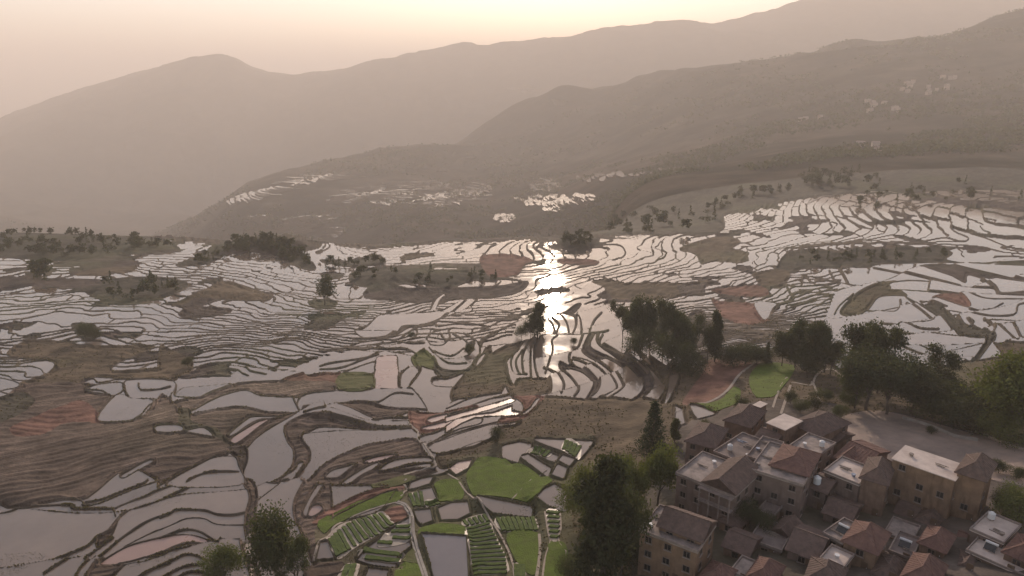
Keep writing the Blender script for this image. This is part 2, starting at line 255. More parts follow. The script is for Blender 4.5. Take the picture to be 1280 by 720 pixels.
# ------------------------------------------------------------------ survey of fields and bunds
# one record per line: sheet, kind, points.  L = bund line (with half width), W = flooded, P = red muddy water,
# U = grey muddy pond, D? = dry ground of a sort, Z = area mapped by hand (no generated bunds)
SHEETS = {'S': (0, 0, 1), 'T1': (0, 600, 6), 'T2': (200, 600, 6), 'T3': (0, 480, 6), 'T4': (200, 480, 6), 'T5': (380, 600, 6), 'T6': (560, 600, 6),
          'T7': (380, 480, 6), 'T8': (560, 480, 6), 'A': (0, 360, 6), 'B': (200, 360, 6), 'C': (400, 360, 6), 'D': (600, 380, 6),
          'E': (780, 380, 6), 'F': (900, 300, 6), 'G': (1067, 300, 6), 'H': (1067, 380, 6), 'K': (780, 490, 8)}
TR = """
S Z 0,500 110,480 210,474 330,470 400,448 470,436 540,428 600,428 640,420 650,396 690,380 760,380 815,440 880,450 880,520 860,560 760,800 -60,800 -60,500
S Z 1060,330 1100,322 1280,322 1400,330 1400,520 1050,470 1030,400
S Do 820,800 740,720 745,600 800,560 820,500 880,450 960,445 1040,455 1100,470 1280,440 1500,440 1500,900 820,900
S Dd -40,268 0,268 60,270 130,282 200,300 225,312 190,318 150,318 90,326 0,322 -40,322
S Dd 220,332 250,318 285,300 330,292 362,303 395,335 372,334 340,318 300,312 260,330
S Dd 130,350 180,346 232,352 225,365 175,378 140,380 100,360
S Dk -20,346 60,348 130,350 100,360 40,358 -20,357
S Do 215,382 260,360 285,352 335,368 333,376 300,376 250,372 232,380
S Dk 223,392 240,384 286,385 286,391 262,396 236,397
S Dd 385,378 400,374 420,376 418,383 400,385
S Dd 436,348 450,336 500,334 560,338 610,336 640,342 615,352 590,350 560,360 520,354 480,358 450,358
S Dk 480,362 560,360 620,358 660,352 640,368 560,376 520,380 480,372
S Dr 600,322 625,316 655,320 668,326 655,332 645,345 612,345
S Dr 700,324 745,325 742,331 705,330
S Dd 400,325 430,325 470,318 480,330 430,333
S Dd 700,285 740,288 748,300 745,310 708,310 698,300
S Dd 748,290 760,262 800,255 850,246 900,236 985,228 990,240 940,250 905,262 905,285 880,295 830,292 760,295
S Do 850,310 900,295 925,302 915,310 880,330 870,318
S Do 985,322 1010,312 1060,318 1060,330 1000,334 985,330
A Do 60,480 200,400 480,400 640,430 1140,430 1060,490 900,560 860,620 1278,600 1278,700 700,670 560,720 160,720 340,640 400,560 100,520
A Dd 560,260 700,270 740,340 700,390 620,390 540,290
A Dd 100,250 160,260 170,300 110,310
B Do 0,440 60,450 230,540 240,600 200,650 0,660
B Dr 890,720 1000,660 1278,620 1278,720
C W 260,320 350,280 450,210 560,190 840,180 1000,130 1100,80 1180,90 1060,170 900,230 770,270 620,280 560,340 480,360 330,370
C W 830,150 870,90 940,48 955,52 900,100 870,150
C L0.9 870,290 890,240 1100,100
C L0.9 890,290 1100,265 1278,290
C L0.8 500,355 640,290 800,290 900,230
C L0.8 540,370 640,310 760,270
C L0.8 600,380 700,310 860,260
C L0.9 700,380 730,340 720,300 780,280
C L1.1 900,340 940,390 960,400
C L0.9 830,430 800,380 850,330 900,320
C L1.0 940,400 975,370 965,320 1000,300
C L1.4 1000,345 1090,400 1140,450 1110,500
C L1.4 1080,340 1150,380 1200,450
C L0.9 1140,340 1160,300 1278,310
C L1.0 1210,440 1210,390 1278,350
C Dd 1100,420 1150,400 1160,440 1130,500 1100,460
C L0.8 820,450 900,520 980,530 1060,520 1130,500
C L0.8 850,470 980,500 1080,450
C L0.8 830,430 920,430 980,380
C L1.2 780,460 850,530 920,600 1100,600 1180,520 1278,460
C L0.8 860,500 960,560 1100,560
C L1.3 0,470 240,450 480,460 640,460 740,500
C L1.3 250,380 480,380 650,420 780,420
C W 220,440 300,410 450,395 460,415 330,430
C L1.0 740,525 600,500 460,490 350,530 100,560 0,580
C L0.9 0,600 160,590 330,540 440,510
C L0.9 0,625 160,620 400,560 430,540
C Dr 0,630 150,630 170,690 410,660 400,720 0,720
C Dg 150,645 400,645 392,760 140,770
C P 420,560 470,535 570,530 580,560 590,790 410,790
C W 170,640 300,590 410,565 410,600 390,640
C Dg 690,520 780,460 870,540 880,640 760,620 700,570
C Do 590,640 640,600 740,600 760,650 700,720 650,760 590,740
C W 600,700 620,640 690,600 745,630 690,690 640,760 610,740
C Dd 860,540 920,610 1110,600 1150,570 1100,640 960,680 860,660
C W 850,690 960,685 1085,650 1075,720 1060,740 860,740
C Do 1278,420 1180,560 1110,720 1278,720
C W 1105,720 1130,640 1190,530 1245,500 1190,590 1150,680 1140,740
D Do -200,620 0,440 130,340 320,270 310,310 230,400 195,450 210,520 240,600 290,650 330,690 0,690 -200,720
D W -60,740 0,690 130,680 180,620 215,650 200,690 100,710 0,715
D L1.2 310,340 250,390 232,440 240,490 270,520 350,520
D L1.2 385,260 320,360 270,430 285,490 310,515
D L1.2 410,240 340,340 315,410 325,500 340,520
D L1.2 425,260 385,350 378,450 385,560
D L1.1 455,250 415,330 405,400 415,480 440,540
D L1.1 580,250 540,280 545,340 520,430 490,510
D L1.5 770,240 740,310 680,370 670,420 700,460
D L1.2 200,470 215,540 250,600 300,650
D L1.5 480,480 530,490 590,540 630,600 610,670
D L1.7 510,480 640,530 720,590 740,640 710,680
D Dk 600,430 660,450 780,485 860,530 905,580 890,640 840,680 790,700 830,640 850,600 830,560 760,520 650,500 595,470
D L1.3 670,420 780,440 920,500 1020,590 1010,640 920,690
D L1.6 700,405 840,430 990,500 1080,600 1050,650 960,700
D Dk 820,230 870,230 830,300 850,340 1000,385 1140,440 1240,510 1300,570 1290,640 1220,700 1100,720 1180,670 1225,620 1215,570 1150,510 1000,440 860,410 770,370 770,320
D L1.6 890,220 885,300 1000,360 1140,420 1278,490 1400,600 1380,690
D L1.3 920,230 900,290 1010,340 1130,390 1278,460 1400,540 1470,650
D Do 1140,310 1278,400 1500,480 1600,480 1700,800 1500,800 1480,700 1430,600 1420,560 1340,520 1278,430 1180,370
E W 340,560 410,555 350,680 290,740 270,720 310,660
E Do 210,460 330,560 300,720 260,740 310,660 300,600 200,510
K W 450,170 590,175 590,220 630,290 735,305 620,380 600,400 650,405 520,420 480,260
K W 665,170 910,175 900,240 870,290 745,290 740,250 690,220
E Dk 480,90 600,60 600,300 480,300
D Do 270,560 330,545 500,540 540,600 510,670 330,680 250,640
D L1.3 480,90 540,150 560,200 540,230
D L1.3 520,100 590,150 580,190 560,230
D L1.1 590,80 650,140 670,220
D L1.5 620,80 710,100 720,160 690,220
D L1.2 680,60 740,100 760,160 760,230
D L1.4 910,70 850,130 820,220
D L1.4 450,235 700,235 900,215 960,200
D Dk 540,80 640,50 720,0 760,0 700,60 600,85
D L0.9 0,130 300,110 380,100
D L1.0 0,380 20,280 200,170 380,110
D L0.8 0,200 200,110 350,60 480,30
D L0.8 0,90 160,60 300,40
D L0.8 150,130 300,80 520,20
T1 L2.0 -60,270 0,265 80,250 160,220 260,195 540,190 555,215 850,215
T1 L1.1 0,640 90,645 220,625 400,575 540,525 660,480 730,425 830,375 890,310 905,290 980,240 1100,200 1278,125
T1 L0.9 850,215 870,290
T1 L0.9 860,215 930,185 1080,130 1170,90 1278,50
T1 L0.9 620,190 720,180 860,130 1000,75 1100,40 1220,0
T1 L0.9 640,160 760,140 900,90 1060,30 1110,0
T1 L1.3 -60,165 0,160 60,138 560,145 630,185
T1 L0.8 580,585 680,530 800,460 850,430
T1 Db 890,300 850,400 770,475 720,490 730,430 800,390
T1 L1.0 700,575 800,510 900,440 1000,380 1130,310 1278,260
T1 L1.0 640,620 720,590 840,545 950,490 1060,440 1180,390 1278,355
T1 P 740,620 860,550 1000,495 1278,433 1320,425 1430,420 1530,440 1640,480 1420,480 1278,530 1000,600 850,620
T1 L1.0 740,600 850,545 1000,490 1130,460 1278,430
T1 L1.5 720,625 850,625 1000,605 1130,570 1278,530
T1 L1.1 860,700 950,650 1080,630 1200,600 1278,565
T1 L1.0 330,715 420,665 540,610 640,600 720,600
T1 L0.9 540,760 620,660 720,600
T1 L1.0 960,760 1050,720 1150,680 1278,640
T1 L0.9 600,760 700,650 740,620
T1 Db 700,640 860,630 940,650 860,720 820,800 640,800
T2 L1.0 0,75 100,40 240,-20
T2 L1.0 0,155 120,100 240,50 330,10 400,-10
T2 L1.0 370,5 620,0
T2 L1.0 0,295 80,260 140,235 330,235 430,260 550,260 640,242
T2 L1.0 0,385 100,345 200,305 330,300 430,335 640,335
T2 L1.2 0,450 120,400 220,380 310,395 400,440 470,465 630,465
T2 L1.5 0,555 120,500 220,475 440,490
T2 L1.1 0,585 150,540 300,495
T2 L1.0 0,665 120,615 200,585 280,590 360,620
T2 L1.0 0,740 40,720 180,660 330,635
T2 L0.9 100,740 220,690 350,688
T2 Db 600,-20 650,80 670,150 640,240 630,350 640,440 600,480 620,560 640,620 690,760 760,760 720,600 730,440 720,250 735,130 700,-20
T2 L1.0 730,45 770,30 860,-20
T2 L1.1 730,165 780,130 880,60 970,-10
T2 L0.9 720,405 760,390 850,370
T2 Db 1120,-10 1060,60 1005,160 1000,250 1040,380 1100,520 1140,600 1278,600 1278,-10
T2 P 1110,260 1140,200 1200,190 1220,225 1150,270
T2 W 1070,230 1110,150 1170,60 1230,0 1260,0 1190,100 1130,180 1100,260
T2 W 1170,560 1190,500 1230,470 1290,450 1300,590 1180,595
T3 Db -80,160 0,120 130,30 250,-10 700,0 640,50 760,70 850,95 740,225 760,280 960,270 1080,230 1278,60 1278,700 1000,640 860,700 700,820 560,860 -80,860
T3 Dd -80,90 0,95 160,60 260,110 220,180 120,240 0,290 -80,300
T3 Dr 100,380 80,320 250,250 360,200 480,160 600,120 700,180 760,280 500,290 340,370 200,390
T3 W 740,225 870,95 960,100 1150,125 1100,180 1050,230 960,265 760,275
T3 W 640,40 720,10 900,-10 925,40 880,80 830,80 760,50
T3 W 950,-20 1300,-20 1278,85 1180,110 980,110 940,70
T3 W -40,-40 130,-10 130,25 0,50 -40,55
T3 W 900,690 1000,630 1110,575 1160,580 1040,650 930,710
T3 L1.0 930,0 945,60 980,110
T3 L0.9 1040,0 1055,42 1180,40 1278,20
T4 W 110,90 170,30 300,20 560,0 470,30 350,70 280,95
T4 Db 100,130 350,80 520,20 650,-20 1278,-20 1278,70 1100,100 860,100 740,90 640,60 480,90 350,140 240,190 130,180
T4 Db 230,220 400,185 560,165 700,175 820,200 1080,205 1040,240 950,290 830,350 720,420 650,480 560,450 470,380 420,330 330,320 250,300
T4 W 500,385 560,330 640,275 700,250 880,245 1040,215 1060,225 960,245 840,265 740,275 640,320 560,370
T4 P 530,405 640,340 740,290 820,278 740,330 640,400 560,440
T4 Db 935,340 1010,290 1130,250 1278,255 1278,320 1180,330 1090,370 1070,420 1130,500 1110,580 1000,690 960,740 790,740 900,670 980,600 1000,500 950,430
T4 W 900,715 960,670 1010,640 1040,600 1080,600 1020,680 980,715
T4 Dk 150,190 230,190 240,280 420,330 500,420 590,450 650,480 660,560 625,660 680,740 600,740 575,650 570,560 480,490 430,420 330,330 170,340
T4 Db -20,100 130,180 160,340 430,400 520,520 400,560 250,640 120,700 0,760 -20,760
T4 W -20,312 150,310 160,355 -20,358
T4 W 40,760 340,590 450,560 560,560 590,620 600,760
T4 L1.0 200,725 250,700 370,665 590,660
T4 L1.2 1000,100 1010,130 1045,190
T4 L1.0 1040,205 1150,180 1278,160
T7 W -20,95 220,60 740,40 830,60 920,165 880,170 640,165 450,125 250,145 -20,188
T7 L0.8 450,125 560,130 680,75 820,80
T7 Db 250,150 450,130 640,165 860,175 780,215 720,235 620,250 520,250 350,185
T7 L1.1 0,215 80,180 240,150
T7 L1.1 0,245 110,215 220,210 350,250 500,290 780,290
T7 L1.1 510,265 620,250 780,250
T7 L1.5 0,300 60,270 160,245 300,270 420,300 560,335 800,335
T7 L1.0 160,175 165,210
T7 Db 0,310 160,260 300,290 440,315 560,345 400,337 150,327 60,350 0,390
T7 Db 20,760 60,660 170,570 300,510 450,460 600,435 830,415 900,510 990,630 980,650 830,700 700,760
T7 W 160,700 210,650 330,620 400,600 330,650 250,700
T7 W 270,740 420,650 550,600 540,635 420,690 340,740
T7 W 560,640 680,575 930,550 955,585 800,600 640,640
T7 W 650,650 800,615 940,595 950,622 820,635
T7 P 450,575 560,545 700,530 640,560 500,590
T7 Dr 790,200 930,190 1060,190 1300,160 1300,250 1150,290 1000,360 870,380 800,330
T7 P 930,260 1100,220 1300,185 1300,205 1100,250 960,290
T7 P 880,330 1000,300 1160,255 1300,215 1300,228 1180,275 1040,330 920,345
T7 W 870,400 1000,365 1150,290 1310,230 1330,290 1180,335 1080,375 920,450 880,440
T7 W 930,470 1080,415 1200,370 1400,310 1460,310 1410,390 1280,440 1140,490 1000,525 950,510
T7 L1.0 880,460 1000,430 1100,385 1300,320 1500,270
T7 Do 1000,530 1130,495 1278,460 1410,395 1480,410 1500,500 1300,560 1278,540 1060,620 1000,600
T7 W 1065,165 1140,120 1230,110 1500,90 1330,130 1230,150 1100,175
T8 Dr 480,100 560,90 700,90 720,110 600,240 480,290 380,300 400,250 540,210 560,150
T8 P -20,250 140,205 300,160 480,110 520,120 480,145 300,200 120,245 -20,290
T8 P -20,320 60,270 200,235 340,215 480,165 480,195 560,200 520,225 340,245 200,260 100,300 -20,370
T8 W -20,185 140,120 240,95 400,70 430,20 460,75 300,115 150,165 -20,205
T8 W 540,225 620,170 660,125 700,110 660,165 600,215 560,230
T8 Do 600,230 720,110 740,95 1278,95 1640,120 1700,300 1600,700 1500,1500 900,1440 890,900 900,700 980,560 1060,480 1100,410 850,415 640,440 400,470 385,440 370,330 500,300
T8 L1.0 0,235 150,170 300,120
S Ds 395,690 400,655 470,640 500,610 520,598 560,586 560,575 600,565 630,550 700,545 745,545 730,575 718,600 712,640 715,760 395,760
S Dr 391,650 425,628 460,614 500,606 504,612 475,620 425,641 400,655
T8 P 0,640 70,590 185,565 150,630 60,680
T8 W 400,480 540,440 630,445 620,490 520,580 400,560
T8 W 650,450 1100,405 1050,470 980,545 860,510 650,470
T8 W 700,510 840,530 800,580 680,560 720,535
T8 W 530,570 600,545 780,610 750,680
T8 W 820,585 860,540 960,550 910,610
T8 W 770,690 820,610 900,620 870,700
T5 W 120,480 180,470 230,580 90,590
T5 W 390,590 470,510 620,420 720,350 800,310 800,500 740,540 690,580 690,630 500,615
T5 Dr 600,230 740,190 790,240 790,300 700,350 600,240
T5 Db 30,620 290,610 240,740 20,740
T5 W 450,740 480,670 640,680 620,740
T5 W 860,80 960,60 1000,140 900,190
T5 W 780,70 800,20 880,-10 980,-30 940,30 840,60
T5 W 820,235 950,220 970,300 880,330 850,300
T5 W 1000,220 1100,180 1230,160 1250,240 1150,290 1030,300
T5 U 880,450 1220,450 1240,760 990,760 900,500
T6 W 200,155 640,165 630,245 340,265 280,230
T6 W 660,160 720,90 800,45 900,70 890,210 750,200
T6 Dd 100,-20 140,-20 190,100 260,210 320,270 380,350 440,470 510,590 490,640 440,560 400,470 340,380 280,290 210,240 150,150
T6 Dd 650,170 680,220 700,330 730,420 745,500 700,600 690,720 660,720 680,560 680,400 640,260
F Dd 430,190 520,90 750,70 900,110 1060,80 1278,100 1278,160 1150,200 1060,215 640,215 560,250 420,240
F Do 250,250 440,220 520,250 500,310 380,350 300,330 270,290
F Dr -60,380 0,360 260,340 350,370 350,420 200,430 0,400
F Dr -60,440 0,460 250,480 310,570 370,610 200,640 60,600 0,560
F Do 900,540 960,460 1100,370 1230,330 1278,370 1180,440 1100,530 980,560
F W 254,480 430,480 370,570 310,570
F L1.0 370,570 430,490 640,440 900,330
F L0.9 450,580 500,520 700,450 930,360
F L0.9 560,580 700,510 850,420
F L0.9 520,450 560,410 700,370 880,320
F L1.3 500,350 560,430 700,370
F L0.9 860,550 900,490 1000,410
F L1.0 480,330 600,350 620,270
F L1.0 640,260 690,320 760,290
F L1.1 720,290 960,330 1060,350
F L1.0 820,230 860,310
F L1.2 900,230 960,320
G Dd 0,60 150,90 400,40 500,80 620,40 740,100 700,150 980,180 1278,165 1400,170 1400,195 900,185 680,165 150,190 0,210
G Dk 500,190 680,180 850,215 1278,290 1278,310 1020,290 860,260 840,310 740,270 560,220
G Do 0,430 100,360 230,320 320,310 230,360 330,380 400,420 320,420 180,440 100,530 0,560
G Dd 390,430 540,490 640,490 700,560 800,620 960,650 1060,720 820,720 700,620 620,560 500,500
G Dr 590,430 680,400 800,410 870,470 860,500 720,470
G L0.9 150,215 400,250 800,330
G L1.1 230,330 420,305 620,310 840,345 1060,350
G L1.0 570,320 560,370
G L1.1 230,375 600,385 860,400 1278,400
G L1.1 100,530 300,540 350,490 350,450
G L1.3 200,620 400,625 560,610 590,580 400,470
G L1.1 700,530 800,540 1000,570 1200,560 1230,500 1300,480
G L1.0 870,510 1000,525 1100,480 1120,470
G L1.4 960,290 1060,350 1110,400 1278,380
G L1.0 860,400 1000,440 1278,430
G L1.2 780,570 850,640 900,610 860,590
G L1.2 980,600 1278,600
G L0.9 500,455 600,470 700,500
H L1.1 200,140 360,145 500,180 640,180
H L1.0 240,205 480,220 800,240 940,230
H L1.1 280,290 400,300 560,340 720,350 960,310
H L0.9 300,320 520,370 700,400 860,420
H L1.0 430,470 560,440
H L0.9 740,460 860,460 940,440
H Dd 540,0 650,10 760,100 860,150 1060,220 1040,290 1010,330 900,440 880,420 960,330 990,250 900,210 780,170 680,80 600,30
H Do 1050,290 1278,290 1500,260 1500,500 1170,440 1100,360
H L1.5 980,110 1060,170 1040,220
H L1.8 1060,150 1200,240 1230,270
H L1.4 1190,140 1278,260
H L1.0 850,110 900,150 1000,190
S Dv 790,740 795,640 845,570 850,530 960,500 1045,505 1050,520 1120,515 1200,535 1300,560 1400,600 1400,900 790,900
E Dr 640,420 960,430 860,540 800,640 640,740 440,760 500,640 590,520
"""
ALB = {'b': (0.088, 0.064, 0.050), 'o': (0.092, 0.068, 0.045), 'r': (0.15, 0.080, 0.060), 'd': (0.055, 0.048, 0.035), 'k': (0.068, 0.052, 0.043),
       'g': (0.10, 0.105, 0.035), 's': (0.085, 0.072, 0.045), 'v': (0.085, 0.068, 0.058)}
# ------------------------------------------------------------------ terraced valley floor
# the ground sheet is finer close to the viewpoint and coarser towards the valley (spacing grows with distance)
DT, DS = 0.00116, 1.08e-5
T_ = np.arange(-0.90, 0.90+DT, DT); S_ = np.arange(1/1000.0, 1/86.0+DS, DS)
NT, NS = len(T_), len(S_)
Yr = 1.0/S_
GY = np.repeat(Yr[:, None], NT, 1); GX = T_[None, :]*GY
GH = H(GX, GY)
CLS = np.zeros((NS, NT), np.uint8)          # 0 flooded, else ord of the dry sort, 1 red muddy water, 2 grey muddy pond
TRACED = np.zeros((NS, NT), bool)
E = np.full((NS, NT), 9.0, np.float32)      # distance to the nearest bund edge, in cells

def to_grid(px, py):
    x, y = hit(px, py); return x/y/DT-T_[0]/DT, (1/y-S_[0])/DS
def smooth_pts(p, closed, n=4):
    p = np.array(p, float); m = len(p)
    if m < 3: return p
    out = []
    rng = range(m) if closed else range(m-1)
    for i in rng:
        if closed: a, b, c, d = p[(i-1) % m], p[i], p[(i+1) % m], p[(i+2) % m]
        else: a, b, c, d = p[max(i-1, 0)], p[i], p[i+1], p[min(i+2, m-1)]
        for k in range(n):
            t = k/n
            out.append(0.5*((2*b)+(-a+c)*t+(2*a-5*b+4*c-d)*t*t+(-a+3*b-3*c+d)*t**3))
    if not closed: out.append(p[-1])
    return np.array(out)
def inside(poly):
    u, v = poly[:, 0], poly[:, 1]
    i0, i1 = max(int(v.min()), 0), min(int(v.max())+2, NS); j0, j1 = max(int(u.min()), 0), min(int(u.max())+2, NT)
    if i1 <= i0 or j1 <= j0: return None
    jj = np.arange(j0, j1)[None, :]; ii = np.arange(i0, i1)[:, None]
    m = np.zeros((i1-i0, j1-j0), bool); n = len(poly)
    for k in range(n):
        x1, y1 = poly[k]; x2, y2 = poly[(k+1) % n]
        if y1 == y2: continue
        c = ((y1 > ii) != (y2 > ii)) & (jj < (x2-x1)*(ii-y1)/(y2-y1)+x1)
        m ^= c
    return (slice(i0, i1), slice(j0, j1)), m
def stamp(line, hw, closed=False):
    n = len(line)
    for k in range(n if closed else n-1):
        a = line[k]; b = line[(k+1) % n]; pad = hw+4
        j0, j1 = int(min(a[0], b[0])-pad), int(max(a[0], b[0])+pad)+1; i0, i1 = int(min(a[1], b[1])-pad), int(max(a[1], b[1])+pad)+1
        j0, j1 = max(j0, 0), min(j1, NT); i0, i1 = max(i0, 0), min(i1, NS)
        if j1 <= j0 or i1 <= i0: continue
        X = np.arange(j0, j1)[None, :]-a[0]; Y = np.arange(i0, i1)[:, None]-a[1]
        d = b-a; L = float(d @ d)+1e-9
        t = np.clip((X*d[0]+Y*d[1])/L, 0, 1)
        D = np.hypot(X-t*d[0], Y-t*d[1])-hw
        E[i0:i1, j0:j1] = np.minimum(E[i0:i1, j0:j1], D)

RECS = []
for ln in TR.strip().split('\n'):
    w = ln.split(); ox, oy, s = SHEETS[w[0]]; pts = [(ox+float(a)/s, oy+float(b)/s) for a, b in (q.split(',') for q in w[2:])]
    RECS.append((w[0], w[1], pts))
# generated terraces: each step follows the lie of the land
wob = 0.55*fbm(GX, GY*0.7, 42, 2, 3)+0.22*fbm(GX, GY, 15, 2, 8)
STEP = 0.62+0.55*sstep(260, 800, GY)
U = GH+119+wob*sstep(180, 260, GY)*(1-0.75*sstep(360, 650, GY))
U = U/(0.34+0.22*sstep(260, 460, GY)+0.5*sstep(460, 800, GY))
gi, gj = np.gradient(U); gm = np.hypot(gi, gj)+1e-6
du = np.abs(U-np.round(U))/gm
hwp = 1.22-0.30*sstep(260, 620, GY)+0.45*fbm(GX, GY, 60, 2, 66)
PE = du-np.minimum(hwp, np.maximum(0.62, 0.24/gm))
K_ = np.round(U-0.5).astype(np.int64)
hsh = ((K_*2654435761) & 0xffff)/65535.0
hs2 = ((K_*40503+977) & 0xfff)/4095.0
Lc = 24+50*hs2*(1+0.8*sstep(260, 600, GY))
V = (GX+6*fbm(GX, GY, 25, 2, 12)+GY*0.35*np.sin(K_*1.7))/Lc+hsh*7
vi, vj = np.gradient(V); vm = np.hypot(vi, vj)
vm = np.where(vm > 0.5, 9, vm)+1e-6
PE = np.minimum(PE, np.abs(V-np.round(V))/vm-0.75)
# dry patches between the flooded steps
dn = fbm(GX, GY*0.9, 75, 3, 101)
dryg = (dn > 0.68-0.10*sstep(450, 750, GY)) & (GY > 180)
CLS[dryg] = np.where(fbm(GX, GY, 40, 1, 55)[dryg] > 0.1, ord('o'), ord('k'))
sp2 = fbm(GX, GY*0.8, 26, 2, 131)+0.25*sstep(0.2, 0.7, -GX/GY)
tiny = (sp2 > 0.72) & (GY > 170)
CLS[tiny & (CLS == 0)] = np.where(vnoise(GX/30, GY/30, 5)[tiny & (CLS == 0)] > 0, ord('d'), ord('k'))
CLS[(GY > 770+50*fbm(GX, GY, 200, 2, 3))] = ord('d')
for sheet, kind, pts in RECS:
    if kind == 'Z':
        g = np.stack(to_grid(*np.array(pts).T), 1); r = inside(g)
        if r: TRACED[r[0]] |= r[1]; CLS[r[0]][r[1]] = 0
E = np.where(TRACED, E, np.minimum(E, PE)).astype(np.float32)
GEO = {}
for sheet, kind, pts in RECS:
    if kind == 'Z': continue
    if kind[0] == 'L':
        sp_ = smooth_pts(pts, False); g = np.stack(to_grid(*sp_.T), 1); stamp(g, float(kind[1:])*1.12+0.32); continue
    sp_ = smooth_pts(pts, True) if sheet not in ('T5', 'T6', 'T8') or kind[0] == 'D' else smooth_pts(pts, True, 1); g = np.stack(to_grid(*sp_.T), 1); r = inside(g)
    if not r: continue
    code = {'W': 0, 'P': 1, 'U': 2}.get(kind) if kind in ('W', 'P', 'U') else ord(kind[1])
    CLS[r[0]][r[1]] = code
    if code <= 2: E[r[0]][r[1]] = 9.0; stamp(g, 1.1, True)
    elif True:
        # ragged natural edge between grass and water
        stamp(g, 0.8, True)
wet = (CLS <= 2)
DRY = ~wet
def find(a):
    while parent_[a] != a:
        parent_[a] = parent_[parent_[a]]; a = parent_[a]
    return a
def label(WV):
    """number the separate pools (row runs joined by union-find)"""
    global parent_
    parent_ = []; LAB = np.full((NS, NT), -1, np.int64); prev = []
    for i in range(NS):
        row = WV[i].astype(np.int8)
        d = np.diff(np.concatenate([[0], row, [0]])); st = np.nonzero(d == 1)[0]; en = np.nonzero(d == -1)[0]
        cur = []; p = 0
        for a, b in zip(st.tolist(), en.tolist()):
            lab = len(parent_); parent_.append(lab)
            while p < len(prev) and prev[p][1] <= a: p += 1
            q = p
            while q < len(prev) and prev[q][0] < b:
                ra, rb = find(prev[q][2]), find(lab)
                if ra != rb: parent_[max(ra, rb)] = min(ra, rb)
                q += 1
            LAB[i, a:b] = lab; cur.append((a, b, lab))
        prev = cur
    root = np.array([find(a) for a in range(len(parent_))] or [0])
    m = LAB >= 0; LAB[m] = root[LAB[m]]
    uq, inv, cnt = np.unique(LAB[m], return_inverse=True, return_counts=True)
    LAB[m] = inv
    return LAB, m, inv, cnt
for turn in range(3):
    WV = wet & (E > 0)
    LAB, m, inv, cnt = label(WV)
    if turn == 2: break
    # a pool is level: where the mapped bunds leave one spanning too much slope, terrace it
    o_ = np.argsort(inv, kind='stable'); hv = GH[m][o_]; st = np.concatenate([[0], np.cumsum(cnt)[:-1]])
    rng_ = np.maximum.reduceat(hv, st)-np.minimum.reduceat(hv, st)
    bad = np.zeros((NS, NT), bool); bad[m] = (rng_ > (6.0, 4.5)[turn])[inv] & (TRACED[m] | (turn == 1))
    PX = np.abs(GH/2.4-np.round(GH/2.4))/(np.hypot(*np.gradient(GH/2.4))+1e-6)-1.3
    E = np.where(bad, np.minimum(E, PX), E).astype(np.float32)
hs = np.bincount(inv, weights=GH[m]); LEVEL = hs/cnt
ccls = np.zeros(len(cnt), int); np.maximum.at(ccls, inv, CLS[m].astype(int))
SMALL = cnt < 5
# ---- give bunds and dry ground the level of their neighbours, fading back to the natural slope
DEL = np.zeros((NS, NT)); KN = m.copy(); NL = LAB.copy()
DEL[m] = LEVEL[LAB[m]]-GH[m]
for it in range(4):
    for di, dj in ((1, 0), (-1, 0), (0, 1), (0, -1)):
        src = np.roll(NL, (di, dj), (0, 1))
        if di == 1: src[0] = -1
        if di == -1: src[-1] = -1
        if dj == 1: src[:, 0] = -1
        if dj == -1: src[:, -1] = -1
        take = (NL < 0) & (src >= 0)
        NL[take] = src[take]
near = NL >= 0
Z = GH.copy(); Z[near] = LEVEL[NL[near]]
core = near & (E < -0.55)                    # the middle of each bank steps smoothly from one level to the next
for it in range(3):
    p_ = np.pad(Z, 1, mode='edge')
    av = (p_[:-2, 1:-1]+p_[2:, 1:-1]+p_[1:-1, :-2]+p_[1:-1, 2:]+p_[1:-1, 1:-1])/5
    Z[core] = av[core]
d0 = np.where(near, Z-GH, 0)
fx = near.copy(); dd = d0.copy()
for it in range(60):
    p_ = np.pad(dd, 1, mode='edge')
    av = (p_[:-2, 1:-1]+p_[2:, 1:-1]+p_[1:-1, :-2]+p_[1:-1, 2:])*0.248
    dd = np.where(fx, d0, av)
Z = GH+dd
# dry terraces: shallow steps with raised rims
ub = (-0.42*GX+0.90*GY+7*fbm(GX, GY, 38, 2, 71)+2*fbm(GX, GY, 12, 1, 72))/(3.0+1.2*vnoise(GX/50, GY/50, 8)*0)
ubg = np.hypot(*np.gradient(ub))+1e-6
PB = np.abs(ub-np.round(ub))/ubg-0.9
PE = np.where((CLS == ord('b')) & (GY < 260), PB, PE)
RA = np.zeros((NS, NT)); RA[(CLS == ord('b')) | (CLS == ord('k')) | (CLS == ord('r'))] = 0.15; RA[(CLS == ord('o')) | (CLS == ord('d'))] = 0.035
RA = np.where(GY > 230, np.maximum(RA, np.where(DRY, 0.15, 0)), RA)
relief = np.where(DRY, RA*np.clip(1-PE, -1, 1)+0.12*fbm(GX, GY, 3.0, 2, 44), 0)
relief = np.where(CLS == ord('v'), 0.05*fbm(GX, GY, 5, 1, 4), relief)
Z = Z+np.where(near, 0.0, relief)
bund = np.where(near, -np.clip(E*1.25, -1.25, 1.0)*0.40, 0)
bund = np.where(m, np.minimum(bund, -0.02), bund)
Z = Z+np.where(WV | near, bund+np.where(near & ~m, 0.10*fbm(GX, GY, 4.0, 1, 2), 0), 0)
m_pool = m.copy()
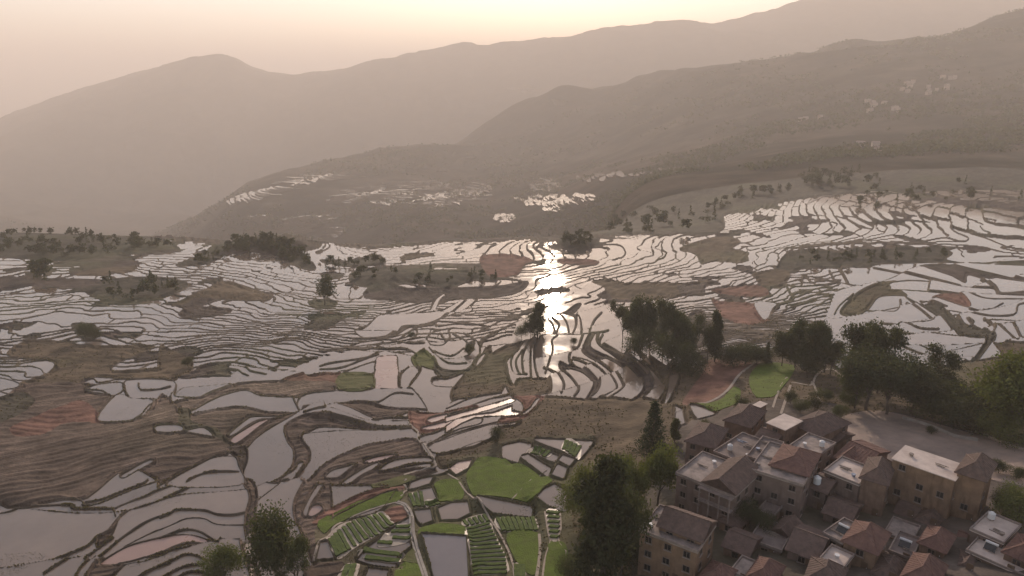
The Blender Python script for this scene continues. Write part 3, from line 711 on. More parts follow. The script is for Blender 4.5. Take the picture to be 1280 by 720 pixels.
# ---- colour of the soil and grass itself
alb = np.zeros((NS, NT, 3), np.float32); alb[:] = (0.082, 0.064, 0.048)
for k, c in ALB.items(): alb[CLS == ord(k)] = c
v1 = fbm(GX, GY, 30, 3, 7)[..., None]; v2 = fbm(GX, GY, 6, 3, 17)[..., None]
alb = alb*(1+0.22*v1+0.28*v2)
gr = (sstep(0.15, 0.7, fbm(GX, GY, 55, 2, 61))*np.where((CLS == ord('b')) | (CLS == ord('r')), 0.25, 1))[..., None]
alb = alb*(1-gr*0.35)+gr*0.35*np.array((0.085, 0.09, 0.04))
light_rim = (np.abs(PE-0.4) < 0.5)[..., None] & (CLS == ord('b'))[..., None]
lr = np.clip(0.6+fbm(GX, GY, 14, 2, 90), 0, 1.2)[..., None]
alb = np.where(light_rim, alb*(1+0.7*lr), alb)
flat_dry = (CLS == ord('b'))[..., None]
hb = (((np.floor(ub).astype(np.int64)*2654435761) & 0xffff)/65535.0)[..., None]
alb = np.where(flat_dry & (GY < 260)[..., None], alb*(1+0.55*(hb-0.5)), alb)
alb = np.clip(alb, 0.01, 0.5)
# ---- ground mesh without the hidden beds of the pools
deep = m & (E > 1.6)
cell = ~(deep[:-1, :-1] & deep[1:, :-1] & deep[:-1, 1:] & deep[1:, 1:])
ci, cj = np.nonzero(cell)
q = np.stack([ci*NT+cj+NT, ci*NT+cj+NT+1, ci*NT+cj+1, ci*NT+cj], 1)
used, qi = np.unique(q, return_inverse=True); qi = qi.reshape(q.shape)
co = np.stack([GX.ravel()[used], GY.ravel()[used], Z.ravel()[used]], 1)
me = raw_mesh('terraced_hillside', co, qi, smooth=False)
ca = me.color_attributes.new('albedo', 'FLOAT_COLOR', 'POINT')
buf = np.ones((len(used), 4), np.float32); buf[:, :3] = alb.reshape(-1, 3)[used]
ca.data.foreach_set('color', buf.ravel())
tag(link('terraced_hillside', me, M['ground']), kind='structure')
print('ground quads', len(q), 'pools', len(cnt))
# ---- the water itself: level sheets, one per pool for the 290 largest
fr = (GY > 0) & (np.abs(GX/GY) < 0.80)
order = np.argsort(-np.where(SMALL, 0, cnt*(1+0*LEVEL)))
big = set(order[:290].tolist())
def pool_strips(lab_cells, lab):
    pass
CLB = np.maximum(np.maximum(LAB[:-1, :-1], LAB[1:, :-1]), np.maximum(LAB[:-1, 1:], LAB[1:, 1:]))
pools = {}
for i in range(NS-1):
    r = CLB[i]; ch = np.nonzero(np.diff(r))[0]+1
    st = np.concatenate([[0], ch]); en = np.concatenate([ch, [len(r)]])
    for a, b in zip(st.tolist(), en.tolist()):
        k = int(r[a])
        if k >= 0 and not SMALL[k]: pools.setdefault(k, []).append((i, a, b))
def strips_mesh(name, items):
    co = []
    for k in items:
        z = LEVEL[k]
        arr = np.array(pools[k]); y0 = Yr[arr[:, 0]]; y1 = Yr[arr[:, 0]+1]; ta = T_[arr[:, 1]]; tb = T_[np.minimum(arr[:, 2], NT-1)]
        zz = np.full(len(arr), z)
        co.append(np.stack([np.stack([ta*y1, y1, zz], 1), np.stack([tb*y1, y1, zz], 1), np.stack([tb*y0, y0, zz], 1), np.stack([ta*y0, y0, zz], 1)], 1).reshape(-1, 3))
    co = np.concatenate(co); return raw_mesh(name, co, np.arange(len(co)).reshape(-1, 4))
WM = {0: 'water', 1: 'pink', 2: 'purple'}
for k in order[:290].tolist():
    if k in pools: tag(link('paddy_water', strips_mesh('paddy_water', [k]), M[WM[ccls[k]]]), kind='structure')
for c in (0, 1):
    rest = [k for k in pools if k not in big and ccls[k] == c]
    if rest: tag(link('small_paddy_water', strips_mesh('small_paddy_water', rest), M[WM[c]]), kind='structure')
# ------------------------------------------------------------------ mountains and the far side of the valley
def grid_land(name, tt, yy, dz, matname, colfn):
    gx = tt[None, :]*yy[:, None]; gy = np.repeat(yy[:, None], len(tt), 1); gz = H(gx, gy)+dz
    n, k = gz.shape; i, j = np.meshgrid(np.arange(n-1), np.arange(k-1), indexing='ij'); i = i.ravel(); j = j.ravel()
    q = np.stack([i*k+j, i*k+j+1, i*k+j+k+1, i*k+j+k], 1)
    me = raw_mesh(name, np.stack([gx.ravel(), gy.ravel(), gz.ravel()], 1), q, smooth=True)
    c = colfn(gx, gy, gz).reshape(-1, 3); ca = me.color_attributes.new('albedo', 'FLOAT_COLOR', 'POINT')
    ca.data.foreach_set('color', np.concatenate([c, np.ones((len(c), 1))], 1).astype(np.float32).ravel())
    return tag(link(name, me, M[matname]), kind='structure')
def far_col(x, y, z):
    a = fbm(x, y, 260, 4, 5)[..., None]; b = fbm(x, y*1.5, 90, 3, 15)[..., None]
    f = np.array((0.036, 0.034, 0.025)); g = np.array((0.095, 0.075, 0.055))
    k = np.clip(0.35+0.5*a+0.45*b, 0, 1)
    k = k*(1-0.5*sstep(2600, 4000, y)[..., None])
    return f*(1-k)+g*k
grid_land('valley_and_mountains', np.linspace(-1.15, 1.15, 640), np.exp(np.linspace(math.log(993), math.log(10800), 480)), -1.5, 'far', far_col)
def near_col(x, y, z): return np.broadcast_to(np.array((0.09, 0.075, 0.05)), x.shape+(3,))
# coarse ground outside the picture: to the left and right and around the viewpoint
grid_land('side_hillside', np.linspace(-2.2, -0.897, 60), np.exp(np.linspace(math.log(86.3), math.log(1020), 90)), 0.0, 'far', near_col)
grid_land('side_hillside', np.linspace(0.897, 2.2, 60), np.exp(np.linspace(math.log(86.3), math.log(1020), 90)), 0.0, 'far', near_col)
gx = np.linspace(-700, 700, 90); yy = np.linspace(-500, 87.5, 50)
X, Y = np.meshgrid(gx, yy); Zb = np.where(np.abs(X) < 198, 0, 0)+H(np.clip(X, -190, 190), np.full(X.shape, 87.0))-0.4
n, k = X.shape; i, j = np.meshgrid(np.arange(n-1), np.arange(k-1), indexing='ij'); i = i.ravel(); j = j.ravel()
me = raw_mesh('ground_below_viewpoint', np.stack([X.ravel(), Y.ravel(), Zb.ravel()], 1), np.stack([i*k+j, i*k+j+1, i*k+j+k+1, i*k+j+k], 1), smooth=True)
ca = me.color_attributes.new('albedo', 'FLOAT_COLOR', 'POINT'); ca.data.foreach_set('color', np.tile((0.09, 0.075, 0.05, 1), n*k).astype(np.float32))
tag(link('ground_below_viewpoint', me, M['far']), kind='structure')

# the lowland beyond the mountains, out to the horizon
mb_ = bpy.data.meshes.new('far_lowland'); mb_.from_pydata([(-30000, 10000, -760), (30000, 10000, -760), (30000, 45000, -760), (-30000, 45000, -760)], [], [(0, 1, 2, 3)])
ca = mb_.color_attributes.new('albedo', 'FLOAT_COLOR', 'POINT'); ca.data.foreach_set('color', np.tile((0.07, 0.065, 0.045, 1), 4).astype(np.float32))
tag(link('far_lowland', mb_, M['far']), kind='structure')
# ------------------------------------------------------------------ building blocks
def ground_z(x, y):
    """height of the finished ground or water at a place"""
    u = np.clip((np.asarray(x)/np.asarray(y)-T_[0])/DT, 0, NT-1.01); v = np.clip((1/np.asarray(y)-S_[0])/DS, 0, NS-1.01)
    i = v.astype(int); j = u.astype(int); a = v-i; b = u-j
    z = (Z[i, j]*(1-b)+Z[i, j+1]*b)*(1-a)+(Z[i+1, j]*(1-b)+Z[i+1, j+1]*b)*a
    lab = LAB[i, j]; lv = np.where(lab >= 0, LEVEL[np.maximum(lab, 0)], -1e9)
    return np.maximum(z, lv)
def onp(px, py):
    """ground point seen at a place of the picture, on the finished ground"""
    x, y = hit(px, py)
    return np.stack([x, y, ground_z(x, y)], 1)

class MB:
    """collects faces, builds one mesh object"""
    def __init__(s): s.v = []; s.f = []
    def add(s, vs, fs):
        b = len(s.v); s.v += [tuple(p) for p in vs]; s.f += [tuple(b+i for i in q) for q in fs]
    def box(s, o, ex, ey, ez):
        """box from a corner and three edge vectors"""
        o = Vector(o); c = [o, o+ex, o+ex+ey, o+ey, o+ez, o+ex+ez, o+ex+ey+ez, o+ey+ez]
        s.add(c, [(0, 3, 2, 1), (4, 5, 6, 7), (0, 1, 5, 4), (1, 2, 6, 5), (2, 3, 7, 6), (3, 0, 4, 7)])
    def prism(s, base, top):
        n = len(base); s.add(list(base)+list(top), [tuple(range(n))[::-1], tuple(range(n, 2*n))]+[(i, (i+1) % n, n+(i+1) % n, n+i) for i in range(n)])
    def cone(s, c, r0, r1, h, n=8, axis=None):
        ax = Vector(axis or (0, 0, 1)).normalized(); a = ax.orthogonal().normalized(); b = ax.cross(a); c = Vector(c)
        B = [c+(a*math.cos(2*math.pi*i/n)+b*math.sin(2*math.pi*i/n))*r0 for i in range(n)]
        T = [c+ax*h+(a*math.cos(2*math.pi*i/n)+b*math.sin(2*math.pi*i/n))*r1 for i in range(n)]
        s.prism(B, T)
    def mesh(s, name):
        me = bpy.data.meshes.new(name); me.from_pydata(s.v, [], s.f); me.update()
        return me
    def build(s, name, m, parent=None, smooth=False):
        me = s.mesh(name)
        if smooth: me.polygons.foreach_set('use_smooth', [True]*len(me.polygons))
        return link(name, me, m, parent)
def empty(name, loc, rz=0.0):
    o = bpy.data.objects.new(name, None); COL.objects.link(o); o.location = loc; o.rotation_euler = (0, 0, rz); o.empty_display_size = 0.5
    return o
from mathutils.geometry import delaunay_2d_cdt
rnd = random.Random(7)

def draped(name, pix, m, h=0.2, spacing=2.2, lump=0.08, skirt=0.6, parent=None, org=None, flat=False):
    """a sheet of crop or paving that follows the ground inside an outline, with a real edge"""
    sp_ = smooth_pts(pix, True, 3); w = onp(sp_[:, 0], sp_[:, 1]); n = len(w)
    pts = [Vector((p[0], p[1])) for p in w]
    x0, y0 = w[:, 0].min(), w[:, 1].min(); x1, y1 = w[:, 0].max(), w[:, 1].max()
    gxx, gyy = np.meshgrid(np.arange(x0, x1, spacing), np.arange(y0, y1, spacing))
    ins = np.zeros(gxx.shape, bool)
    for k in range(n):
        a, b = w[k], w[(k+1) % n]
        if a[1] == b[1]: continue
        ins ^= ((a[1] > gyy) != (b[1] > gyy)) & (gxx < (b[0]-a[0])*(gyy-a[1])/(b[1]-a[1])+a[0])
    for xx, yy in zip(gxx[ins], gyy[ins]): pts.append(Vector((xx+rnd.uniform(-.3, .3)*spacing*.5, yy+rnd.uniform(-.3, .3)*spacing*.5)))
    vo, ed, fo, _, _, _ = delaunay_2d_cdt(pts, [], [list(range(n))], 1, 1e-4)
    V = np.array([(p.x, p.y) for p in vo]); z = ground_z(V[:, 0], V[:, 1])
    if flat: z = np.full(len(z), np.percentile(z, 70))
    top = [(x, y, zz+h+rnd.uniform(-lump, lump)) for (x, y), zz in zip(V, z)]
    mb = MB(); o = Vector(org) if org is not None else Vector((0, 0, 0))
    mb.add([Vector(p)-o for p in top], [tuple(f) for f in fo])
    cnt_ = {}
    for f in fo:
        for i in range(len(f)):
            a, b = f[i], f[(i+1) % len(f)]; cnt_[(a, b)] = 1
    for (a, b) in list(cnt_):
        if (b, a) not in cnt_:
            A, B = Vector(top[a])-o, Vector(top[b])-o; d = Vector((0, 0, skirt+h))
            mb.add([A, B, B-d, A-d], [(1, 0, 3, 2)])
    return mb.build(name, m, parent, smooth=False)

def strip(name, pix, width, m, h=0.12, parent=None, pts=None, thick=0.5, lump=0.0, org=None, kind=None):
    """a path, kerb or planted row along a line, draped over the ground"""
    if pts is None:
        sp_ = smooth_pts(pix, False, 4); w = onp(sp_[:, 0], sp_[:, 1])
    else: w = np.array(pts)
    o = Vector(org) if org is not None else Vector((0, 0, 0))
    mb = MB(); L = []; 
    for k in range(len(w)):
        d = Vector(w[min(k+1, len(w)-1)])-Vector(w[max(k-1, 0)]); d.z = 0; d.normalize(); s = Vector((-d.y, d.x, 0))
        c = Vector(w[k])-o; ww = width*(1+rnd.uniform(-lump, lump)); hh = h*(1+rnd.uniform(-lump, lump))
        L += [c+s*ww/2+Vector((0, 0, -thick)), c+s*ww*0.46+Vector((0, 0, hh)), c-s*ww*0.46+Vector((0, 0, hh)), c-s*ww/2+Vector((0, 0, -thick))]
    fs = []
    for k in range(len(w)-1):
        b = 4*k
        for q in range(3): fs.append((b+q, b+q+1, b+q+5, b+q+4))
    fs += [(3, 2, 1, 0), (4*len(w)-4, 4*len(w)-3, 4*len(w)-2, 4*len(w)-1)]
    mb.add(L, fs); ob = mb.build(name, m, parent)
    if kind: ob['kind'] = kind
    return ob

# ------------------------------------------------------------------ green fields, plots and paths
M['rice'] = mat('rice_seedlings', (0.095, 0.140, 0.018), rough=0.9, noise=0.35, scale=0.45, bump=0.3, bscale=3.0, color2=(0.072, 0.090, 0.022), spec=0.1)
M['rice2'] = mat('sparse_seedlings', (0.068, 0.080, 0.028), rough=0.9, scale=0.35, bump=0.25, bscale=3.0, color2=(0.11, 0.10, 0.045), spec=0.1)
M['crop'] = mat('vegetable_leaves', (0.092, 0.128, 0.024), rough=0.9, scale=1.2, bump=0.2, bscale=6.0, color2=(0.045, 0.065, 0.025), spec=0.15)
M['furrow'] = mat('wet_furrow_soil', (0.30, 0.245, 0.195), rough=0.45, scale=0.9, bump=0.05, bscale=4, color2=(0.19, 0.155, 0.125))
M['path'] = mat('trodden_path', (0.34, 0.28, 0.235), rough=0.9, scale=0.9, color2=(0.2, 0.165, 0.13), bump=0.04, bscale=6)
M['concrete'] = mat('channel_concrete', (0.30, 0.27, 0.24), rough=0.85, scale=0.7, color2=(0.19, 0.165, 0.145), bump=0.03, bscale=6)

def field(label, pix, m='rice', cat='field', h=0.22):
    o = draped('seedling_field', pix, M[m], h=h); tag(o, label, cat, 'seedling fields among the paddies'); return o
field('broad bright green seedling field, the largest one, north of the pale flooded strip',
      [(590,580),(602,572),(625,573),(647,580),(668,589),(690,600),(682,611),(668,624),(632,624),(597,622),(587,612),(583,595)])
field('small bright green square field just left of the weedy stream', [(543,605),(556,600),(576,602),(578,625),(550,627),(546,615)])
field('bright green four sided field right of the long plot of sloping rows', [(634,667),(673,667),(671,714),(661,718),(650,707),(641,694)])
field('narrow bright green tongue of field at the foot of the brown grass slope', [(685,682),(693,678),(705,679),(710,693),(705,707),(706,735),(681,735)])
field('green seedling bank split by a pale straight line above the grey pond', [(524,662),(540,655),(578,657),(580,670),(556,673),(526,672)])
field('olive green wedge of field between the irrigation channel and the flooded plot', [(498,706),(523,706),(528,735),(494,735)])
field('dull green triangle beside the irrigation channel below the flooded beds', [(503,700),(516,686),(522,704)], 'rice2')
field('long bright green strip curving below the red bare bank', [(398,652),(437,632),(464,623),(503,616),(497,627),(470,634),(443,643),(417,657),(405,667)])
field('thin green sliver of field above the red bare bank', [(464,608),(484,600),(510,594),(520,599),(503,606),(472,611)], 'rice2')
field('yellow green curved verge below the red ploughed field by the village', [(864,507),(884,505),(901,500),(911,490),(918,484),(926,489),(922,503),(906,510),(888,512)])
field('green field with a grid of faint beds next to the tree row', [(936,475),(947,457),(962,454),(992,458),(989,470),(977,486),(966,496),(945,496)])
field('tiny olive square plot beside the pink muddy paddy', [(427,467),(466,467),(464,488),(424,489)], 'rice2')

def plot(label, outline, rows, width=0.9, h=0.45, crop='crop'):
    c = onp([sum(p[0] for p in outline)/len(outline)], [sum(p[1] for p in outline)/len(outline)])[0]
    r = empty('vegetable_plot', tuple(c)); tag(r, label, 'vegetable plot', 'vegetable plots by the village')
    draped('soil', outline, M['furrow'], h=0.10, lump=0.02, parent=r, org=c)
    for (x0, y0, x1, y1) in rows:
        n = 7; xs = np.linspace(x0, x1, n); ys = np.linspace(y0, y1, n); w = onp(xs, ys)
        strip('crop_row', None, width, M[crop], h=h, parent=r, pts=w, lump=0.16, thick=0.1, org=c)
def T5(*a): return [(380+a[i]/6, 600+a[i+1]/6) for i in range(0, len(a), 2)]
def T6(*a): return [(560+a[i]/6, 600+a[i+1]/6) for i in range(0, len(a), 2)]
def T8(*a): return [(560+a[i]/6, 480+a[i+1]/6) for i in range(0, len(a), 2)]
def rowsf(f, tops, bots, n):
    t = np.linspace(0, 1, n); P = []
    ta = np.array(tops, float); tb = np.array(bots, float)
    def at(a, s): i = min(int(s*(len(a)-1)), len(a)-2); k = s*(len(a)-1)-i; return a[i]*(1-k)+a[i+1]*k
    for s in t:
        p = at(ta, s); q = at(tb, s); (x0, y0), = f(*p); (x1, y1), = f(*q); P.append((x0, y0, x1, y1))
    return P
plot('fan shaped plot of slanting green rows beside the red bank', T5(165,455,230,365,355,295,460,255,590,235,690,355,640,380,400,500,285,585,235,570),
     rowsf(T5, [(195,455),(250,385),(350,320),(450,270),(565,240)], [(255,565),(330,535),(450,455),(560,420),(665,365)], 12), width=0.95)
strip('footpath', T5(360,290,420,350,510,450), 0.5, M['path'], h=0.3, kind='structure')
plot('stack of dark level beds beside the irrigation channel', T5(545,500,640,395,690,368,803,365,803,460,660,500),
     [(*T5(690,382)[0], *T5(800,378)[0]), (*T5(655,412)[0], *T5(800,406)[0]), (*T5(665,448)[0], *T5(800,452)[0]), (*T5(555,478)[0], *T5(662,482)[0])], width=1.1)
plot('two long green beds above a pale flooded strip', T5(430,520,740,540,720,600,440,575), [(*T5(450,530)[0], *T5(735,552)[0]), (*T5(460,572)[0], *T5(715,588)[0])], width=1.3)
plot('short slanting green beds at the bottom edge near the brown plot', T5(300,640,380,625,420,640,370,760,240,760),
     [(*T5(335,640)[0], *T5(290,740)[0]), (*T5(375,635)[0], *T5(345,740)[0])], width=1.4)
plot('small plot of upright rows left of the square green field', T5(785,110,885,95,895,195,830,205), rowsf(T5, [(795,112),(875,98)], [(835,202),(892,192)], 3), width=1.0)
plot('low patch of leafy rows below the small reedy paddy', T5(905,150,990,140,1015,170,1010,200,920,200), rowsf(T5, [(915,160),(985,150)], [(925,195),(1010,195)], 4), width=0.9)
plot('small olive plot at the bend of the weedy stream', T6(105,305,200,270,285,265,300,310,130,350), rowsf(T6, [(120,300),(270,270)], [(150,345),(300,312)], 5), width=0.9)
plot('tall tapering plot of many sloping rows beside the grey pond', T6(128,365,310,318,345,390,400,500,445,610,440,700,190,700,165,560),
     rowsf(T6, [(140,372),(160,470),(175,580),(192,700)], [(312,328),(365,440),(430,570),(440,700)], 13), width=0.85)
plot('plot of seven slanting rows below the long pale flooded strip', T6(352,292,560,262,640,262,668,382,415,388), rowsf(T6, [(372,288),(625,262)], [(420,385),(662,380)], 8), width=1.0)
plot('narrow plot of six level rows on the edge of the brown slope', T6(738,228,842,232,832,440,768,440), rowsf(T6, [(742,245),(768,425)], [(838,248),(830,430)], 6), width=1.0)
plot('tiny plot of upright rows at the bottom of the green field', T6(490,630,575,640,580,740,500,740), rowsf(T6, [(505,640),(565,645)], [(510,730),(572,735)], 4), width=0.7)
plot('curved dark rows standing in the upper flooded garden', T8(850,500,890,430,995,450,985,545,930,525), rowsf(T8, [(890,440),(990,455)], [(870,495),(940,525)], 4), width=1.3)
plot('weedy little plot between the flooded garden squares', T8(590,520,620,480,770,515,760,545,690,560), rowsf(T8, [(625,490),(760,515)], [(600,530),(715,555)], 5), width=1.1, crop='crop')

def path(pix, w=0.8, h=0.18, m='path', name='footpath'): strip(name, pix, w, M[m], h=h, kind='structure')
path(T5(700,165,760,185,795,230,815,290,822,400,840,480,870,580,905,680,930,760), 0.7, 0.3, 'concrete', 'irrigation_channel')
path(T5(690,175,740,190,775,235,795,290,800,400,818,480,848,580,885,690,905,760), 0.55, 0.22, 'concrete', 'irrigation_channel')
path(T5(700,165,745,100,772,65,748,30,768,0), 0.6)
path(T5(70,590,100,520,110,480,200,410,225,355,345,275,500,220,690,170), 0.6)
path([(505,594),(520,588),(541,583),(545,580),(541,573),(532,560),(523,550),(522,540),(512,533),(510,524)], 0.8)
path([(300,720+20),(318,705),(312,690),(307,678),(308,672),(316,667)], 1.8, 0.15)
path([(560,592),(572,600),(580,612),(590,622),(602,634),(613,650),(625,668),(636,690),(645,718)], 0.5)
path([(674,668),(675,690),(671,720),(668,740)], 0.7)
path([(681,640),(685,665),(688,678),(681,700),(677,735)], 0.45)
path([(700,640),(701,660),(698,675),(708,690),(706,710)], 0.45)
path([(864,506),(880,505),(895,499),(909,489),(925,468),(945,453)], 0.9)
path([(966,510),(972,492),(980,477),(984,472)], 0.7); path([(976,518),(982,500),(988,482)], 0.8)
path([(1016,480),(1022,468),(1040,462),(1060,476)], 0.7); path([(990,478),(1012,482),(1016,478),(1024,500)], 0.7)
path([(640,625),(664,600),(683,585)][::-1], 0.4)
path([(1070,250),(1085,242),(1105,240),(1130,241)], 3.0, 0.3); path([(1010,255),(1030,246),(1065,243)], 2.5, 0.3)
# the village square: pale worn concrete
M['square'] = mat('worn_square_concrete', (0.33, 0.245, 0.20), rough=0.9, scale=0.10, color2=(0.15, 0.118, 0.104), bump=0.03, bscale=3)
tag(draped('village_square', [(1045,530),(1062,518),(1100,514),(1150,524),(1200,538),(1290,560),(1400,590),(1400,640),(1240,600),(1180,590),(1110,580),(1060,560)], M['square'], h=0.15, spacing=5, lump=0.0, flat=False), kind='structure')

def wall_thing(label, pix, w, h, m='concrete'):
    sp_ = smooth_pts(pix, False, 4); pts = onp(sp_[:, 0], sp_[:, 1]); o = strip('low_wall', None, w, M[m], h=h, pts=pts, thick=.6); tag(o, label, 'wall', 'low walls round the square')
wall_thing('low dark retaining wall under the hedge behind the square', [(1128,524),(1150,530),(1172,538),(1196,548),(1222,552)], .5, 1.0)
wall_thing('pale low kerb wall at the right edge behind the tallest tower house', [(1236,548),(1258,556),(1284,566)], .4, .7, 'path')
# ------------------------------------------------------------------ the village
M['wall'] = mat('mud_brick_wall', (0.235, 0.150, 0.110), rough=0.95, scale=0.5, color2=(0.12, 0.08, 0.06), bump=0.05, bscale=5, streak=0.85, spec=0.1)
M['wall2'] = mat('rendered_wall', (0.205, 0.145, 0.122), rough=0.95, scale=0.4, color2=(0.12, 0.088, 0.076), bump=0.03, bscale=5, streak=0.7, spec=0.1)
M['wall3'] = mat('ochre_wall', (0.235, 0.15, 0.10), rough=0.95, scale=0.5, color2=(0.15, 0.098, 0.068), bump=0.05, bscale=5, streak=0.85, spec=0.1)
M['roof'] = mat('grey_brown_roof_tile', (0.150, 0.098, 0.082), rough=0.85, scale=0.9, color2=(0.075, 0.052, 0.045), bump=0.10, bscale=3.5, spec=0.25)
M['redroof'] = mat('red_roof_tile', (0.19, 0.105, 0.082), rough=0.85, scale=0.8, color2=(0.10, 0.055, 0.050), bump=0.10, bscale=3.5, spec=0.2)
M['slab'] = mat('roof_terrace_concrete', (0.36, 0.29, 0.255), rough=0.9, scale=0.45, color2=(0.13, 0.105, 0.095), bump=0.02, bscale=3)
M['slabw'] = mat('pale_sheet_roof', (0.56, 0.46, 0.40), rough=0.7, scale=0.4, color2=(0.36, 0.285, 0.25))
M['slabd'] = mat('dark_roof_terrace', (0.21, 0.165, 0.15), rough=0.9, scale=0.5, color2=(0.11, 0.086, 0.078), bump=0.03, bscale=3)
M['trim'] = mat('parapet_render', (0.28, 0.22, 0.195), rough=0.9, scale=1.2, color2=(0.15, 0.118, 0.105))
M['frame'] = mat('window_frame_wood', (0.16, 0.12, 0.10), rough=0.7, scale=3, spec=0.3)
M['pane'] = mat('window_glass', (0.02, 0.02, 0.022), rough=0.12, scale=0.5, spec=0.6)
M['door'] = mat('wooden_door', (0.12, 0.075, 0.05), rough=0.7, scale=3)
M['tank'] = mat('tank_metal', (0.60, 0.58, 0.57), rough=0.35, scale=2, color2=(0.5, 0.48, 0.47), spec=0.5)
M['blue'] = mat('blue_tarpaulin', (0.25, 0.28, 0.36), rough=0.5, scale=2)
M['clutter'] = mat('stored_timber', (0.30, 0.24, 0.20), rough=0.9, scale=2.5, color2=(0.12, 0.1, 0.09))

def on_plane(px, py, z):
    z = z*ZS
    t, s = ray(px, py); y = z/s
    return Vector((t*y, y, z))
def wins(root, o, du, n, up, floors, fh, w, door=False, gap=None, seed=0, wid=1.15, hei=1.25, skip=0.12, top=0.5):
    """a row of windows on one side: o = lower left corner of the side, du = unit along it, n = outward normal"""
    r = random.Random(seed); cols = max(1, int(w/(gap or 3.0))); st = w/cols
    for f in range(floors):
        for c in range(cols):
            if r.random() < skip: continue
            ce = o+du*(st*(c+0.5)+r.uniform(-.15, .15))+up*(-top-hei-f*fh)
            mb = MB(); a, b = wid/2+0.10, hei+0.10
            mb.box(ce-du*a+n*0.0, du*(2*a), n*0.09, up*0.10); mb.box(ce-du*a+up*hei, du*(2*a), n*0.09, up*0.10)
            mb.box(ce-du*a+up*0.10, du*0.10, n*0.085, up*(hei-0.10)); mb.box(ce+du*(a-0.10)+up*0.10, du*0.10, n*0.085, up*(hei-0.10))
            mb.box(ce-du*0.03+up*0.10, du*0.06, n*0.07, up*(hei-0.10))
            wn_ = mb.build('window', M['frame'], root)
            p = MB(); p.box(ce-du*(a-0.10)+up*0.10, du*(2*a-0.20), n*0.04, up*(hei-0.10)); p.build('pane', M['pane'], wn_)
            s = MB(); s.box(ce-du*(a+0.1)-up*0.12, du*(2*a+0.2), n*0.22, up*0.11); s.build('sill', M['trim'], wn_)
def roof_shape(o, U, V, w, d, kind, h, ov=0.5, th=0.16):
    """hipped, gabled or lean-to roof standing on a rectangle with corner o, axes U, V"""
    up = Vector((0, 0, 1)); mb = MB(); o = o-U*ov-V*ov; w += 2*ov; d += 2*ov
    A, B, C, D = o, o+U*w, o+U*w+V*d, o+V*d
    if kind == 'hip':
        k = min(w, d)*0.42
        if w >= d: E1, E2 = o+U*k+V*d/2+up*h, o+U*(w-k)+V*d/2+up*h; fs = [(0, 1, 5, 4), (2, 3, 4, 5), (1, 2, 5), (3, 0, 4)]
        else: E1, E2 = o+U*w/2+V*k+up*h, o+U*w/2+V*(d-k)+up*h; fs = [(0, 1, 4), (1, 2, 5, 4), (2, 3, 5), (3, 0, 4, 5)]
    else:
        if kind == 'gableU': E1, E2 = o+V*d/2+up*h, o+U*w+V*d/2+up*h; fs = [(0, 1, 5, 4), (2, 3, 4, 5), (1, 2, 5), (3, 0, 4)]
        else: E1, E2 = o+U*w/2+up*h, o+U*w/2+V*d+up*h; fs = [(0, 1, 4), (1, 2, 5, 4), (2, 3, 5), (3, 0, 4, 5)]
    vs = [A, B, C, D, E1, E2]; dn = up*th
    mb.add(vs, fs); mb.add([v-dn for v in vs], [f[::-1] for f in fs])
    mb.add([A, B, C, D, A-dn, B-dn, C-dn, D-dn], [(0, 4, 5, 1), (1, 5, 6, 2), (2, 6, 7, 3), (3, 7, 4, 0)])
    return mb, [(A, E1), (B, E2 if kind != 'gableV' else E1), (C, E2), (D, E1 if kind != 'gableV' else E2), (E1, E2)]
def add_roof(root, o, U, V, w, d, kind, h, m, ov=0.5):
    mb, edges = roof_shape(o, U, V, w, d, kind, h, ov); rf = mb.build('roof', m, root)
    c = MB()
    use = edges if kind == 'hip' else edges[4:]
    for a, b in use:
        ax = b-a; c.cone(a+Vector((0, 0, 0.02)), 0.13, 0.13, ax.length, 6, ax)
    c.build('ridge_tiles', m, rf)
    # rows of tiles as raised ribs running down the slopes
    rb = MB(); up = Vector((0, 0, 1))
    if kind in ('gableU', 'gableV'):
        a, b = edges[4]; L_ = (b-a).length; dirr = (b-a).normalized(); side = V if kind == 'gableU' else U; half = (d if kind == 'gableU' else w)/2+ov
        k = 0.35
        while k < L_:
            for s in (1, -1):
                p = a+dirr*k; q = p+side*s*half-up*h
                ax = q-p; rb.cone(p+up*0.01, 0.055, 0.055, ax.length, 4, ax)
            k += 0.75
    else:
        ee = edges[4]
        a, b = ee; ctr = (a+b)/2
        for (P, Q, e) in ((edges[0][0], edges[1][0], None), (edges[1][0], edges[2][0], None), (edges[2][0], edges[3][0], None), (edges[3][0], edges[0][0], None)):
            L_ = (Q-P).length; k = 0.4
            while k < L_:
                p = P+(Q-P)*(k/L_)
                # climb straight up the slope until the hip is reached
                inw = (up.cross((Q-P).normalized()))
                if inw.dot(ctr-p) < 0: inw = -inw
                run = min(k, L_-k, half_run(P, Q, a, b, inw))
                tot = half_run(P, Q, a, b, inw)
                q = p+inw*run*1.0+up*h*(run/tot)
                ax = q-p
                if ax.length > 0.3: rb.cone(p+up*0.02, 0.05, 0.05, ax.length*0.97, 4, ax)
                k += 0.75
    o_ = rb.build('tile_ribs', m, rf); o_['kind'] = 'stuff'
    return rf
def half_run(P, Q, a, b, inw):
    return max(0.5, min(abs((a-P).dot(inw)), abs((b-P).dot(inw))))

